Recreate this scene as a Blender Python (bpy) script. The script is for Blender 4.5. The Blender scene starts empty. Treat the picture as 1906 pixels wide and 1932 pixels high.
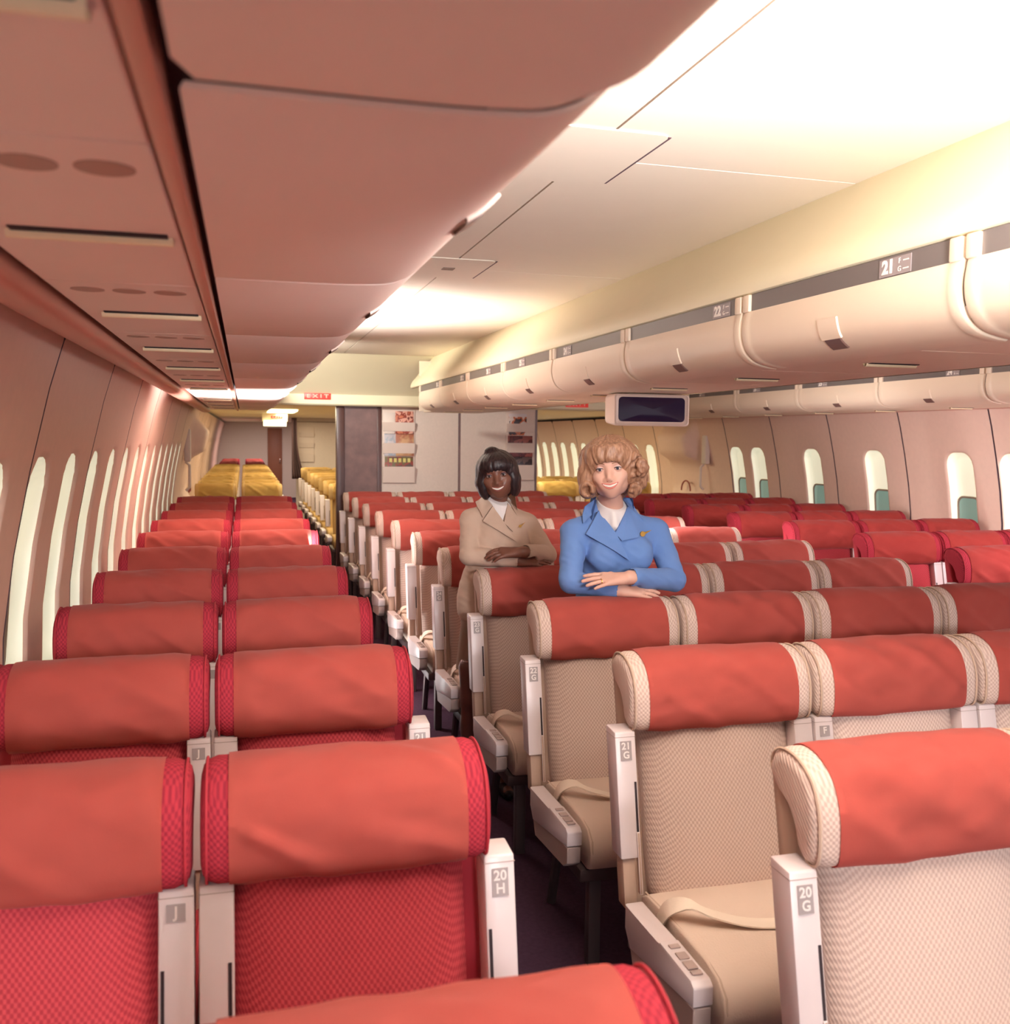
import bpy, bmesh, math, random
import numpy as np
from mathutils import Vector, Matrix, noise
random.seed(7)
S = bpy.context.scene
C = S.collection
PI = math.pi

# ------------------------------------------------------------------ camera
CAMH = 1.72
F, YAW, PIT, ROLL = 1796.64, .2673, .0778, .0116
cam_d = bpy.data.cameras.new('camera')
cam = bpy.data.objects.new('camera', cam_d); C.objects.link(cam)
c_, s_, cp_, sp_, cr_, sr_ = math.cos(YAW), math.sin(YAW), math.cos(PIT), math.sin(PIT), math.cos(ROLL), math.sin(ROLL)
ex = Vector((c_, -s_, 0)); eu = Vector((sp_*s_, sp_*c_, cp_)); ef = Vector((cp_*s_, cp_*c_, -sp_))
rt = cr_*ex + sr_*eu; up = cr_*eu - sr_*ex
M = Matrix((rt, up, -ef)).transposed().to_4x4(); M.translation = Vector((0, 0, CAMH))
cam.matrix_world = M
cam_d.sensor_fit = 'HORIZONTAL'; cam_d.sensor_width = 36; cam_d.lens = F/1906*36
cam_d.clip_start = .05; cam_d.clip_end = 100
cam_d.dof.use_dof = True; cam_d.dof.focus_distance = 3.6; cam_d.dof.aperture_fstop = 5.6
S.camera = cam

# ------------------------------------------------------------------ world, exposure, lights
S.view_settings.view_transform = 'Standard'; S.view_settings.look = 'None'
S.view_settings.gamma = 1; S.view_settings.use_curve_mapping = False
S.view_settings.exposure = 0.26
S.cycles.adaptive_threshold = .05; S.cycles.max_bounces = 6; S.cycles.diffuse_bounces = 4; S.cycles.glossy_bounces = 2
w = bpy.data.worlds.new('world'); S.world = w; w.use_nodes = True
w.node_tree.nodes['Background'].inputs[0].default_value = (.96, .91, .96, 1)
w.node_tree.nodes['Background'].inputs[1].default_value = .6

def light(kind, name, loc, target, power, color=(1, 1, 1), size=.5, size_y=None, spread=None, blend=1., angle=1.5):
    d = bpy.data.lights.new(name, kind); d.energy = power; d.color = color
    if kind == 'AREA':
        d.size = size
        if size_y: d.shape = 'RECTANGLE'; d.size_y = size_y
        if spread: d.spread = spread
    else:
        d.shadow_soft_size = size
        if kind == 'SPOT': d.spot_size = angle; d.spot_blend = blend
    o = bpy.data.objects.new(name, d); C.objects.link(o); o.location = loc
    o.rotation_euler = (Vector(target)-Vector(loc)).to_track_quat('-Z', 'Y').to_euler()
    return o
light('AREA', 'bounce_flash', (1.12, .45, 1.8), (1.05, 1.12, 2.56), 70, (.95, .97, 1), .3, spread=1.86)
light('AREA', 'cove_fill', (.14, 6.0, 2.45), (1.0, 6.0, 2.60), 75, (1, .98, .98), .08, 7.4)  # unseen strip added to even out the light along the cabin
light('AREA', 'cove_fill', (2.42, 6.0, 2.45), (3.4, 6.0, 2.60), 120, (1, .98, .98), .08, 7.4)  # unseen strip added to brighten the right aisle and wall
light('AREA', 'header_fill', (.2, 8.7, 2.47), (.9, 10.4, 2.36), 40, (1, .98, .9), .12)  # unseen light added above the left bins to brighten the end slope
light('AREA', 'key_fill', (.9, -8.0, 3.3), (.9, 4, 1.1), 430, (.97, .96, 1), 1.3, .5)  # added key light far behind the camera, reaches the seat fronts evenly
light('SPOT', 'left_fill', (0, -6.0, 2.6), (-.1, 9, 1.4), 900, (.97, .96, 1), .25, blend=1., angle=.30)  # added spot that lifts the darker left rows
light('AREA', 'front_fill', (1.7, -12.0, 1.5), (1.5, 4, 1.3), 80, (.96, .95, 1), 3.4, 1.8)
light('AREA', 'port_flash', (4.75, 3.3, 1.8), (5.5, 7.5, 1.7), 42, (1, .93, 1), .5)
light('SPOT', 'seat_strobe', (.2, 6.36, .82), (.32, 6.42, 2.0), 520, (1, .97, .97), .1, blend=.9, angle=1.6)
for ly in (12.2, 15.2, 18.2):
    light('AREA', 'aft_lamp', (.75, ly, 2.06), (.75, ly, 0), 26, (1, .88, .62), .5, 1.6)
    light('AREA', 'aft_lamp', (3.6, ly, 2.06), (3.6, ly, 0), 38, (1, .92, .62), .5, 1.6)
light('AREA', 'rear_lamp', (.9, 24, 2.06), (.9, 24, 0), 60, (1, .84, .8), .8, 3)

# ------------------------------------------------------------------ materials
def lin(c):
    return tuple(((v/255)/12.92 if v/255 <= .04045 else ((v/255+.055)/1.055)**2.4) for v in c)
def new_mat(name):
    m = bpy.data.materials.new(name); m.use_nodes = True
    nt = m.node_tree; return m, nt, nt.nodes['Principled BSDF']
def mix_rgb(nt, fac, a, b):
    n = nt.nodes.new('ShaderNodeMix'); n.data_type = 'RGBA'
    if hasattr(fac, 'type'): nt.links.new(fac, n.inputs[0])
    else: n.inputs[0].default_value = fac
    for k, v in ((6, a), (7, b)):
        if isinstance(v, tuple): n.inputs[k].default_value = (*v[:3], 1)
        else: nt.links.new(v, n.inputs[k])
    return n.outputs[2]
def math_n(nt, op, a, b=None):
    n = nt.nodes.new('ShaderNodeMath'); n.operation = op
    for k, v in ((0, a), (1, b)):
        if v is None: continue
        if hasattr(v, 'type'): nt.links.new(v, n.inputs[k])
        else: n.inputs[k].default_value = v
    return n.outputs[0]
def plain(name, col, rough=.5, metal=0, noise_amt=.06, nscale=6, bump=0, bscale=80, spec=.5, emit=None, estr=1, sss=0):
    m, nt, b = new_mat(name)
    c = lin(col)
    if noise_amt:
        tc = nt.nodes.new('ShaderNodeTexCoord'); n = nt.nodes.new('ShaderNodeTexNoise')
        n.inputs['Scale'].default_value = nscale; n.inputs['Detail'].default_value = 4
        nt.links.new(tc.outputs['Object'], n.inputs['Vector'])
        lo = tuple(v*(1-noise_amt) for v in c); hi = tuple(min(1, v*(1+noise_amt)) for v in c)
        nt.links.new(mix_rgb(nt, n.outputs['Fac'], lo, hi), b.inputs['Base Color'])
    else:
        b.inputs['Base Color'].default_value = (*c, 1)
    b.inputs['Roughness'].default_value = rough; b.inputs['Metallic'].default_value = metal
    b.inputs['Specular IOR Level'].default_value = spec
    if bump:
        tc = nt.nodes.new('ShaderNodeTexCoord'); n = nt.nodes.new('ShaderNodeTexNoise'); n.inputs['Scale'].default_value = bscale
        nt.links.new(tc.outputs['Object'], n.inputs['Vector'])
        bp = nt.nodes.new('ShaderNodeBump'); bp.inputs['Strength'].default_value = bump; bp.inputs['Distance'].default_value = .004
        nt.links.new(n.outputs['Fac'], bp.inputs['Height']); nt.links.new(bp.outputs['Normal'], b.inputs['Normal'])
    if emit:
        b.inputs['Emission Color'].default_value = (*lin(emit), 1); b.inputs['Emission Strength'].default_value = estr
    if sss:
        b.inputs['Subsurface Weight'].default_value = sss; b.inputs['Subsurface Radius'].default_value = (.01, .004, .003)
        b.inputs['Subsurface Scale'].default_value = .6
    return m
def weave(name, ca, cb, cell=.0058, rough=.9, bump=.35):
    """diagonal basket weave, works on upright and lying faces"""
    m, nt, b = new_mat(name)
    tc = nt.nodes.new('ShaderNodeTexCoord'); sx = nt.nodes.new('ShaderNodeSeparateXYZ')
    nt.links.new(tc.outputs['Object'], sx.inputs[0])
    x, y, z = sx.outputs
    v = math_n(nt, 'SUBTRACT', z, y)
    k = PI/cell
    a = math_n(nt, 'SINE', math_n(nt, 'MULTIPLY', x, k))
    d = math_n(nt, 'SINE', math_n(nt, 'MULTIPLY', v, k))
    p = math_n(nt, 'MULTIPLY', a, d)
    p = math_n(nt, 'MULTIPLY_ADD', p, .9); p.node.inputs[2].default_value = .5; p.node.use_clamp = True
    nz = nt.nodes.new('ShaderNodeTexNoise'); nz.inputs['Scale'].default_value = 7
    nt.links.new(tc.outputs['Object'], nz.inputs['Vector'])
    col = mix_rgb(nt, p, lin(cb), lin(ca))
    col = mix_rgb(nt, math_n(nt, 'MULTIPLY', nz.outputs['Fac'], .22), col, lin(cb))
    nt.links.new(col, b.inputs['Base Color'])
    b.inputs['Roughness'].default_value = rough; b.inputs['Specular IOR Level'].default_value = .2
    bp = nt.nodes.new('ShaderNodeBump'); bp.inputs['Strength'].default_value = bump; bp.inputs['Distance'].default_value = .002
    nt.links.new(p, bp.inputs['Height']); nt.links.new(bp.outputs['Normal'], b.inputs['Normal'])
    return m
def cloth(name, col, col2, rough=.85, sheen=.15):
    m, nt, b = new_mat(name)
    tc = nt.nodes.new('ShaderNodeTexCoord')
    n = nt.nodes.new('ShaderNodeTexNoise'); n.inputs['Scale'].default_value = 9; n.inputs['Detail'].default_value = 3
    oi = nt.nodes.new('ShaderNodeObjectInfo'); va = nt.nodes.new('ShaderNodeVectorMath'); va.operation = 'ADD'
    sc = nt.nodes.new('ShaderNodeVectorMath'); sc.operation = 'SCALE'; sc.inputs[0].default_value = (17, 9, 5)
    nt.links.new(oi.outputs['Random'], sc.inputs['Scale'])
    nt.links.new(tc.outputs['Object'], va.inputs[0]); nt.links.new(sc.outputs[0], va.inputs[1])
    nt.links.new(va.outputs[0], n.inputs['Vector'])
    nt.links.new(mix_rgb(nt, n.outputs['Fac'], lin(col), lin(col2)), b.inputs['Base Color'])
    b.inputs['Roughness'].default_value = rough; b.inputs['Specular IOR Level'].default_value = .25
    b.inputs['Sheen Weight'].default_value = sheen
    w1 = nt.nodes.new('ShaderNodeTexNoise'); w1.inputs['Scale'].default_value = 260
    nt.links.new(tc.outputs['Object'], w1.inputs['Vector'])
    bp = nt.nodes.new('ShaderNodeBump'); bp.inputs['Strength'].default_value = .15; bp.inputs['Distance'].default_value = .001
    nt.links.new(w1.outputs['Fac'], bp.inputs['Height']); nt.links.new(bp.outputs['Normal'], b.inputs['Normal'])
    return m
MT = {}
MT['cover'] = cloth('orange_red_cloth', (224, 110, 98), (213, 98, 87))
MT['cover_r'] = cloth('red_cloth', (214, 86, 78), (202, 74, 68))
MT['cover_y'] = cloth('mustard_cloth', (236, 198, 116), (222, 180, 100))
MT['beige'] = weave('beige_weave', (218, 194, 180), (190, 162, 150))
MT['red'] = weave('crimson_weave', (202, 76, 82), (166, 54, 64))
MT['red_deep'] = weave('deep_red_weave', (182, 54, 66), (146, 40, 54))
MT['tan'] = weave('mustard_weave', (216, 180, 118), (186, 148, 96))
MT['beige_plain'] = plain('beige_seat_top', (222, 198, 180), .9, bump=.2, bscale=200, spec=.2)
MT['beige_pipe'] = plain('beige_piping', (196, 168, 148), .8)
MT['red_pipe'] = plain('crimson_piping', (168, 36, 50), .8)
MT['tan_pipe'] = plain('mustard_piping', (170, 130, 64), .8)
MT['shell_beige'] = plain('beige_shell', (176, 146, 128), .7)
MT['plastic'] = plain('cream_plastic', (218, 202, 200), .35, noise_amt=.03)
MT['plastic_dk'] = plain('grey_plastic', (172, 150, 142), .5)
MT['dark'] = plain('dark_gap', (46, 30, 34), .8)
MT['tag'] = plain('grey_tag', (158, 144, 142), .4)
MT['tag_text'] = plain('tag_lettering', (226, 214, 208), .5)
MT['belt'] = plain('belt_webbing', (242, 224, 204), .6, bump=.2)
MT['metal'] = plain('brushed_metal', (190, 180, 175), .3, metal=1)
MT['frame'] = plain('seat_frame_metal', (96, 80, 80), .5, metal=.4)
MT['floor'] = plain('plum_carpet', (76, 52, 68), .95, noise_amt=.3, nscale=60, bump=.4, bscale=300, spec=.1)
MT['wall'] = plain('wall_vinyl', (232, 198, 180), .6, noise_amt=.05, nscale=25, bump=.05, bscale=150)
MT['reveal'] = plain('window_reveal', (244, 240, 222), .5, noise_amt=.02, emit=(236, 238, 208), estr=.4)  # brightness put in as a glow; the recess itself is no lamp
MT['seam'] = plain('seam_shadow', (92, 66, 74), .8)
MT['ceiling'] = plain('ceiling_white', (240, 226, 208), .55, noise_amt=.02)
MT['bin'] = plain('bin_ivory', (238, 216, 192), .42, noise_amt=.02)
MT['binl'] = plain('bin_pale', (244, 216, 202), .5, noise_amt=.03)
MT['cove'] = plain('cove_ivory', (244, 232, 198), .5, noise_amt=.02)
MT['band'] = plain('grey_band', (116, 106, 102), .35, noise_amt=.08, nscale=3)
MT['num'] = plain('number_white', (246, 236, 226), .5)
MT['latch'] = plain('latch_recess', (120, 92, 84), .4)
MT['rail'] = plain('pink_rail', (206, 140, 120), .4, noise_amt=.03)
MT['bulk'] = plain('bulkhead_linen', (224, 206, 194), .65, noise_amt=.07, nscale=50)
MT['wood'] = plain('dark_wood', (84, 52, 48), .35, noise_amt=.3, nscale=5)
MT['brown'] = plain('brown_marbled', (118, 88, 84), .4, noise_amt=.5, nscale=9)
MT['signred'] = plain('exit_red', (214, 64, 56), .4, emit=(214, 64, 56), estr=.35)
MT['lampbox'] = plain('lamp_diffuser', (255, 246, 210), .5, emit=(255, 240, 190), estr=2.6)
MT['screen'] = plain('dark_screen', (48, 34, 62), .12, noise_amt=.2, nscale=4)
MT['glass'] = plain('teal_pane', (128, 160, 148), .15, noise_amt=0, emit=(150, 186, 172), estr=.25)
MT['bezel'] = plain('pane_rim', (150, 128, 112), .5)

# ------------------------------------------------------------------ mesh helpers
def obj(name, bm, mats, parent=None, smooth=True, angle=40):
    me = bpy.data.meshes.new(name)
    bmesh.ops.recalc_face_normals(bm, faces=bm.faces)
    bm.to_mesh(me); bm.free()
    if not isinstance(mats, (list, tuple)): mats = [mats]
    for m in mats: me.materials.append(MT[m] if isinstance(m, str) else m)
    if smooth:
        me.shade_smooth()
        me.set_sharp_from_angle(angle=math.radians(angle))
    o = bpy.data.objects.new(name, me); C.objects.link(o)
    if parent: o.parent = parent
    return o
def tag(o, label, cat, group=None, kind=None):
    o['label'] = label; o['category'] = cat
    if group: o['group'] = group
    if kind: o['kind'] = kind
    return o
def thing(name, label, cat, loc=(0, 0, 0), rotz=0, group=None):
    o = bpy.data.objects.new(name, None); C.objects.link(o); o.empty_display_size = .05
    o.location = loc; o.rotation_euler = (0, 0, rotz)
    return tag(o, label, cat, group)
def struct(name, bm, mats, parent=None, **k):
    o = obj(name, bm, mats, parent, **k)
    if not parent: o['kind'] = 'structure'
    return o
def BM(): return bmesh.new()
def box(bm, x0, x1, y0, y1, z0, z1, r=0, seg=2, mi=0):
    n0 = len(bm.faces)
    vs = [bm.verts.new((x, y, z)) for x in (x0, x1) for y in (y0, y1) for z in (z0, z1)]
    fs = [bm.faces.new([vs[i] for i in q]) for q in ((0, 1, 3, 2), (4, 6, 7, 5), (0, 4, 5, 1), (2, 3, 7, 6), (0, 2, 6, 4), (1, 5, 7, 3))]
    if r:
        es = list({e for f in fs for e in f.edges})
        res = bmesh.ops.bevel(bm, geom=es, offset=r, segments=seg, profile=.5, affect='EDGES')
        newf = set(res['faces']) | {f for f in fs if f.is_valid}
        vv = {v for f in newf for v in f.verts}
    else:
        newf = set(fs); vv = set(vs)
    for f in newf: f.material_index = mi
    return list(vv)
def loft(bm, loops, closed=True, caps=True, mi=0):
    """loops: lists of points; join consecutive loops with quads"""
    L = [[bm.verts.new(p) for p in lp] for lp in loops]
    n = len(L[0]); fs = []
    for a, b in zip(L, L[1:]):
        for i in range(n if closed else n-1):
            j = (i+1) % n
            fs.append(bm.faces.new((a[i], a[j], b[j], b[i])))
    if caps and closed:
        fs.append(bm.faces.new(list(reversed(L[0])))); fs.append(bm.faces.new(L[-1]))
    for f in fs: f.material_index = mi
    return L
def tube(bm, pts, r, n=8, closed=False, mi=0):
    pts = [Vector(p) for p in pts]; loops = []
    m = len(pts); prev = None
    for i, p in enumerate(pts):
        a = pts[(i-1) % m] if (closed or i > 0) else p
        b = pts[(i+1) % m] if (closed or i < m-1) else p
        t = (b-a).normalized()
        u = t.orthogonal().normalized() if prev is None else (prev - t*prev.dot(t)).normalized()
        prev = u; v = t.cross(u)
        rr = r[i] if isinstance(r, (list, tuple)) else r
        loops.append([p + (u*math.cos(2*PI*k/n)+v*math.sin(2*PI*k/n))*rr for k in range(n)])
    if closed: loops.append(loops[0])
    if closed:
        L = [[bm.verts.new(p) for p in lp] for lp in loops[:-1]]; L.append(L[0])
        for a, b in zip(L, L[1:]):
            for i in range(n):
                j = (i+1) % n
                f = bm.faces.new((a[i], a[j], b[j], b[i])); f.material_index = mi
    else:
        loft(bm, loops, mi=mi)
def smooth_poly(pts, n, closed=True):
    """Catmull-Rom resample"""
    P = [Vector((*p, 0)) if len(p) == 2 else Vector(p) for p in pts]; m = len(P); out = []
    rng = m if closed else m-1
    for i in range(rng):
        g = lambda k: P[k % m] if closed else P[max(0, min(m-1, k))]
        p0, p1, p2, p3 = g(i-1), g(i), g(i+1), g(i+2)
        for k in range(n):
            t = k/n
            out.append(.5*((2*p1)+(p2-p0)*t+(2*p0-5*p1+4*p2-p3)*t*t+(3*p1-p0-3*p2+p3)*t**3))
    if not closed: out.append(P[-1])
    return out
def extrude_profile(bm, prof, axis_vals, place, mi=0, closed=False, caps=False):
    """prof: 2d points, place(p, a) -> 3d"""
    return loft(bm, [[place(p, a) for p in prof] for a in axis_vals], closed=closed, caps=caps, mi=mi)
def text_bm(s, size=1., depth=0, align='CENTER', bold=0):
    cu = bpy.data.curves.new('lettering', 'FONT'); cu.body = s; cu.size = size; cu.align_x = align; cu.align_y = 'CENTER'
    cu.resolution_u = 3; cu.extrude = depth; cu.offset = bold
    o = bpy.data.objects.new('lettering', cu); C.objects.link(o)
    dg = bpy.context.evaluated_depsgraph_get(); dg.update()
    me = bpy.data.meshes.new_from_object(o.evaluated_get(dg))
    bm = bmesh.new(); bm.from_mesh(me)
    bpy.data.objects.remove(o); bpy.data.curves.remove(cu); bpy.data.meshes.remove(me)
    return bm
def add_bm(dst, src, mat=None, mi=0):
    mp = {}
    for v in src.verts: mp[v] = dst.verts.new(mat @ v.co if mat else v.co)
    for f in src.faces:
        try: g = dst.faces.new([mp[v] for v in f.verts]); g.material_index = mi
        except ValueError: pass
    src.free()
ORD = ['first', 'second', 'third', 'fourth', 'fifth', 'sixth', 'seventh', 'eighth', 'ninth', 'tenth', 'eleventh', 'twelfth', 'thirteenth', 'fourteenth', 'fifteenth', 'sixteenth', 'seventeenth', 'eighteenth', 'nineteenth', 'twentieth']

#@@STRUCTURE
# ------------------------------------------------------------------ cabin shell
CX = 2.47
WALL = [(2.06, 2.965), (2.03, 2.975), (1.95, 3.0), (1.85, 3.03), (1.6, 3.09), (1.35, 3.14), (1.1, 3.175), (.8, 3.185), (.5, 3.16), (.25, 3.11), (0, 3.03)]
WZ = np.array([p[0] for p in WALL][::-1]); WX = np.array([p[1] for p in WALL][::-1])
def wallx(z):
    return np.interp(z, WZ, WX)
bm = BM(); box(bm, CX-3.2, CX+3.2, -2.6, 27.2, -.04, 0); struct('floor', bm, 'floor', smooth=False)

def win_mask(y, z, yc, hw, z0, z1, r, soft):
    dy = np.abs(y-yc)-(hw-r); dz = np.abs(z-(z0+z1)/2)-((z1-z0)/2-r)
    d = np.hypot(np.maximum(dy, 0), np.maximum(dz, 0)) + np.minimum(np.maximum(dy, dz), 0) - r
    return np.clip(.5-d/soft, 0, 1), d
def build_wall(name, side, seams, wins, y_lo, y_hi, first_window, fine=.014):
    """side -1 = left, +1 = right; wins: list of window centres"""
    bmw = BM(); nwin = first_window
    edges = [y_lo]+[s for s in seams if y_lo+.1 < s < y_hi-.1]+[y_hi]
    HW, Z0, Z1, R, D = .135, .74, 1.63, .1, .075
    for a, b in zip(edges, edges[1:]):
        a0, b0 = a+.006, b-.006
        step = fine if a < 10.6 else fine*2.2
        ys = list(np.linspace(a0, b0, max(8, int((b-a)/step))))
        ys = [a-.001]+[a0+.002]+ys[1:-1]+[b0-.002]+[b+.001]
        zs = np.concatenate([np.linspace(0, .7, 8), np.linspace(.72, 1.66, int(.94/fine)), np.linspace(1.68, 2.03, 10)])
        Y = np.array(ys); G = np.zeros((len(Y), len(zs), 3))
        for i, y in enumerate(Y):
            e = min(y-a, b-y); rr = .07
            drop = rr-math.sqrt(max(0, rr*rr-(rr-max(0, e))**2)) if e < rr else 0
            zz = np.where(zs > 1.66, 1.66+(zs-1.66)*(2.03-drop-1.66)/(2.03-1.66), zs)
            x = wallx(zz).copy()
            yy = np.full(len(zs), y)
            for k, yc in enumerate(wins):
                if abs(yc-y) > .3: continue
                m, d = win_mask(yy, zz, yc, HW, Z0, Z1, R, .045)
                x += D*(m*m*(3-2*m))
            if i in (0, len(Y)-1): x += .03
            G[i, :, 0] = CX+side*x; G[i, :, 1] = yy; G[i, :, 2] = zz
        near_w = [(k_, yw) for k_, yw in enumerate(wins) if a < yw < b]
        DD = np.full(G.shape[:2], 9.); OW = np.full(G.shape[:2], -1)
        for k_, yw in near_w:
            _, dk = win_mask(G[:, :, 1], G[:, :, 2], yw, HW, Z0, Z1, R, .045); dk = dk-.012
            OW = np.where(dk < DD, k_, OW); DD = np.minimum(DD, dk)
        wv = {}; local = {}
        def vert(bmx, key, i, j):
            kk = (key, i, j)
            if kk not in wv: wv[kk] = bmx.verts.new(G[i, j])
            return wv[kk]
        def evert(bmx, key, p, q):
            kk = (key,)+tuple(sorted((p, q)))
            if kk not in wv:
                t_ = DD[p]/(DD[p]-DD[q]); wv[kk] = bmx.verts.new(G[p]+(G[q]-G[p])*t_)
            return wv[kk]
        for i in range(len(Y)-1):
            for j in range(len(zs)-1):
                cs = [(i, j), (i+1, j), (i+1, j+1), (i, j+1)]; ins = [DD[c] < 0 for c in cs]
                if not any(ins):
                    f = bmw.faces.new([vert(bmw, 'wall', *c) for c in cs]); f.material_index = 1 if i in (0, len(Y)-2) else 0; continue
                k = OW[cs[ins.index(True)]]; t = local.setdefault(k, BM()); key = ('w', k)
                if all(ins): t.faces.new([vert(t, key, *c) for c in cs]); continue
                for want, bmx, ky in ((True, t, key), (False, bmw, 'wall')):
                    poly = []
                    for q in range(4):
                        c0, c1 = cs[q], cs[(q+1) % 4]
                        if ins[q] == want: poly.append(vert(bmx, ky, *c0))
                        if ins[q] != ins[(q+1) % 4]: poly.append(evert(bmx, ky, c0, c1))
                    if len(poly) > 2: bmx.faces.new(poly)
        for k in sorted(local):
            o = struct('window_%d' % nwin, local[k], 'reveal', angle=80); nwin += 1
            if a < 10.9:
                yc = wins[k]; xb = CX+side*(wallx(1.1)+D-.012)
                pb = BM()
                hw, hz, zc, r = .118, .17, 1.11, .06
                out = []
                for cyy, czz, a0_ in ((hw-r, hz-r, 0), (-hw+r, hz-r, PI/2), (-hw+r, -hz+r, PI), (hw-r, -hz+r, 1.5*PI)):
                    for q in range(6):
                        an = a0_+q*PI/10; out.append((cyy+r*math.cos(an), czz+r*math.sin(an)))
                tilt = lambda z_: CX+side*(float(wallx(z_))+D-.012)
                tube(pb, [(tilt(zc+p[1]), yc+p[0], zc+p[1]) for p in out], .009, 6, closed=True)
                obj('window_rim', pb, 'bezel', o)
                pb = BM(); f = pb.faces.new([pb.verts.new((tilt(zc+p[1])+side*.002, yc+p[0], zc+p[1])) for p in out])
                ext = bmesh.ops.extrude_face_region(pb, geom=[f]); bmesh.ops.translate(pb, verts=[v for v in ext['geom'] if isinstance(v, bmesh.types.BMVert)], vec=(side*.006, 0, 0))
                obj('window_pane', pb, 'glass', o)
    struct(name, bmw, ['wall', 'seam'], angle=60)
    return nwin
lse = [3.12+1.14*k for k in range(-4, 7)]+[12.3+1.1*k for k in range(14)]
lwin = [3.29+.57*k for k in range(-8, 13)]+[12.58+.55*k for k in range(26)]
nw = build_wall('wall_left', -1, [s for s in lse if s < 10.4 or s > 12.2], lwin, -1.6, 27, 1)
rse = [6.06+1.05*k for k in range(-7, 5)]+[12.3+1.1*k for k in range(14)]
rwin = [3.3, 4.35, 5.4, 5.9, 6.47, 7.55, 8.55, 9.62, 10.1]+[12.58+.55*k for k in range(26)]
build_wall('wall_right', 1, rse, rwin, -1.6, 27, nw)
# outer skin so that no daylight leaks round the panels
for nm, sd in (('wall_left_outer', -1), ('wall_right_outer', 1)):
    bm = BM(); box(bm, CX+sd*3.3, CX+sd*3.36, -1.7, 27.2, -.04, 2.8); struct('trim_%d' % (1 if sd < 0 else 2), bm, 'seam', smooth=False)
bm = BM(); box(bm, CX-3.36, CX+3.36, -1.7, 27.2, 2.7, 2.75); struct('trim_3', bm, 'seam', smooth=False)

# main ceilings over the two aisles
YE = 9.9
bm = BM()
def aisle_ceiling(bm, xa, xb, mid):
    ys = [-1.6, .77, 2.77, 4.75, 6.73, 8.71, YE]
    for a, b in zip(ys, ys[1:]):
        for x0, x1 in ((xa, mid-.004), (mid+.004, xb)):
            box(bm, x0, x1, a+.003, b-.003, 2.56, 2.572)
    box(bm, xa-.1, xb+.1, -1.6, YE+.05, 2.574, 2.6, mi=1)
aisle_ceiling(bm, .05, 1.945, .985)
aisle_ceiling(bm, 2*2.15-1.945, 4.75, 3.57)
struct('ceiling', bm, ['ceiling', 'seam'], smooth=False)
# end of the high ceiling: sloped soffit, header beam
bm = BM()
prof = [(YE-.02, 2.575), (YE+.1, 2.56), (10.4, 2.3), (10.58, 2.19), (10.6, 2.17), (10.6, 2.065), (10.62, 2.05), (10.8, 2.05)]
extrude_profile(bm, prof, [CX-3.2, CX+3.2], lambda p, a: (a, p[0], p[1]))
struct('trim_4', bm, 'cove', angle=30)
bm = BM(); box(bm, CX-3.2, CX+3.2, 10.8, 27.1, 2.07, 2.1); struct('trim_5', bm, 'cove', smooth=False)   # low ceiling aft
bm = BM(); box(bm, CX-3.2, CX+3.2, 27, 27.06, 0, 2.1)
struct('wall_back', bm, 'bulk', smooth=False)
bm = BM(); box(bm, .615, 1.0, 26.96, 26.995, 0, 1.91, .01); d = struct('door_3', bm, plain('rear_door_brown', (150, 92, 66), .5))
bm = BM(); box(bm, .93, .95, 26.93, 26.97, .95, 1.08, .005); obj('door_handle', bm, 'metal', d)

# coves and lips above the bins (long continuous mouldings)
COVE = [(1.945, 2.575), (1.93, 2.555), (1.75, 2.34), (1.738, 2.325), (1.715, 2.30), (1.70, 2.27), (1.694, 2.245), (1.698, 2.232), (1.712, 2.226), (1.73, 2.226)]
def cove(name, fx):
    bm = BM(); extrude_profile(bm, COVE, np.linspace(-1.6, YE+.12, 24), lambda p, a: (fx(p[0]), a, p[1]))
    struct(name, bm, 'cove', angle=35)
cove('trim_6', lambda x: x); cove('trim_7', lambda x: 4.3-x); cove('trim_8', lambda x: x+2.9)
# left rail between wall and service panels
bm = BM()
prof = smooth_poly([(-.352, 2.0), (-.352, 1.972), (-.372, 1.955), (-.42, 1.955), (-.462, 1.975), (-.49, 2.01), (-.51, 2.06)], 4, False)
extrude_profile(bm, prof, [-1.6, 10.75], lambda p, a: (p[0], a, p[1]))
struct('trim_9', bm, 'rail')
bm = BM(); box(bm, -.56, -.32, -1.6, 10.75, 2.02, 2.05); box(bm, -.08, -.03, -1.6, 10.75, 2.0, 2.02)
struct('trim_10', bm, 'dark', smooth=False)
# thin rail over the gap between panels and bins
bm = BM()
prof = [(-.078, 1.995), (-.076, 1.978), (-.07, 1.975), (-.058, 1.975), (-.055, 1.98), (-.055, 1.995)]
extrude_profile(bm, prof, [-1.6, 10.75], lambda p, a: (p[0], a, p[1]))
struct('trim_11', bm, 'rail')
# right-hand wall rail
bm = BM()
prof = smooth_poly([(5.33, 1.985), (5.36, 1.975), (5.42, 1.99), (5.46, 2.04)], 4, False)
extrude_profile(bm, prof, [-1.6, 10.75], lambda p, a: (p[0], a, p[1]))
struct('trim_12', bm, 'rail')

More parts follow.
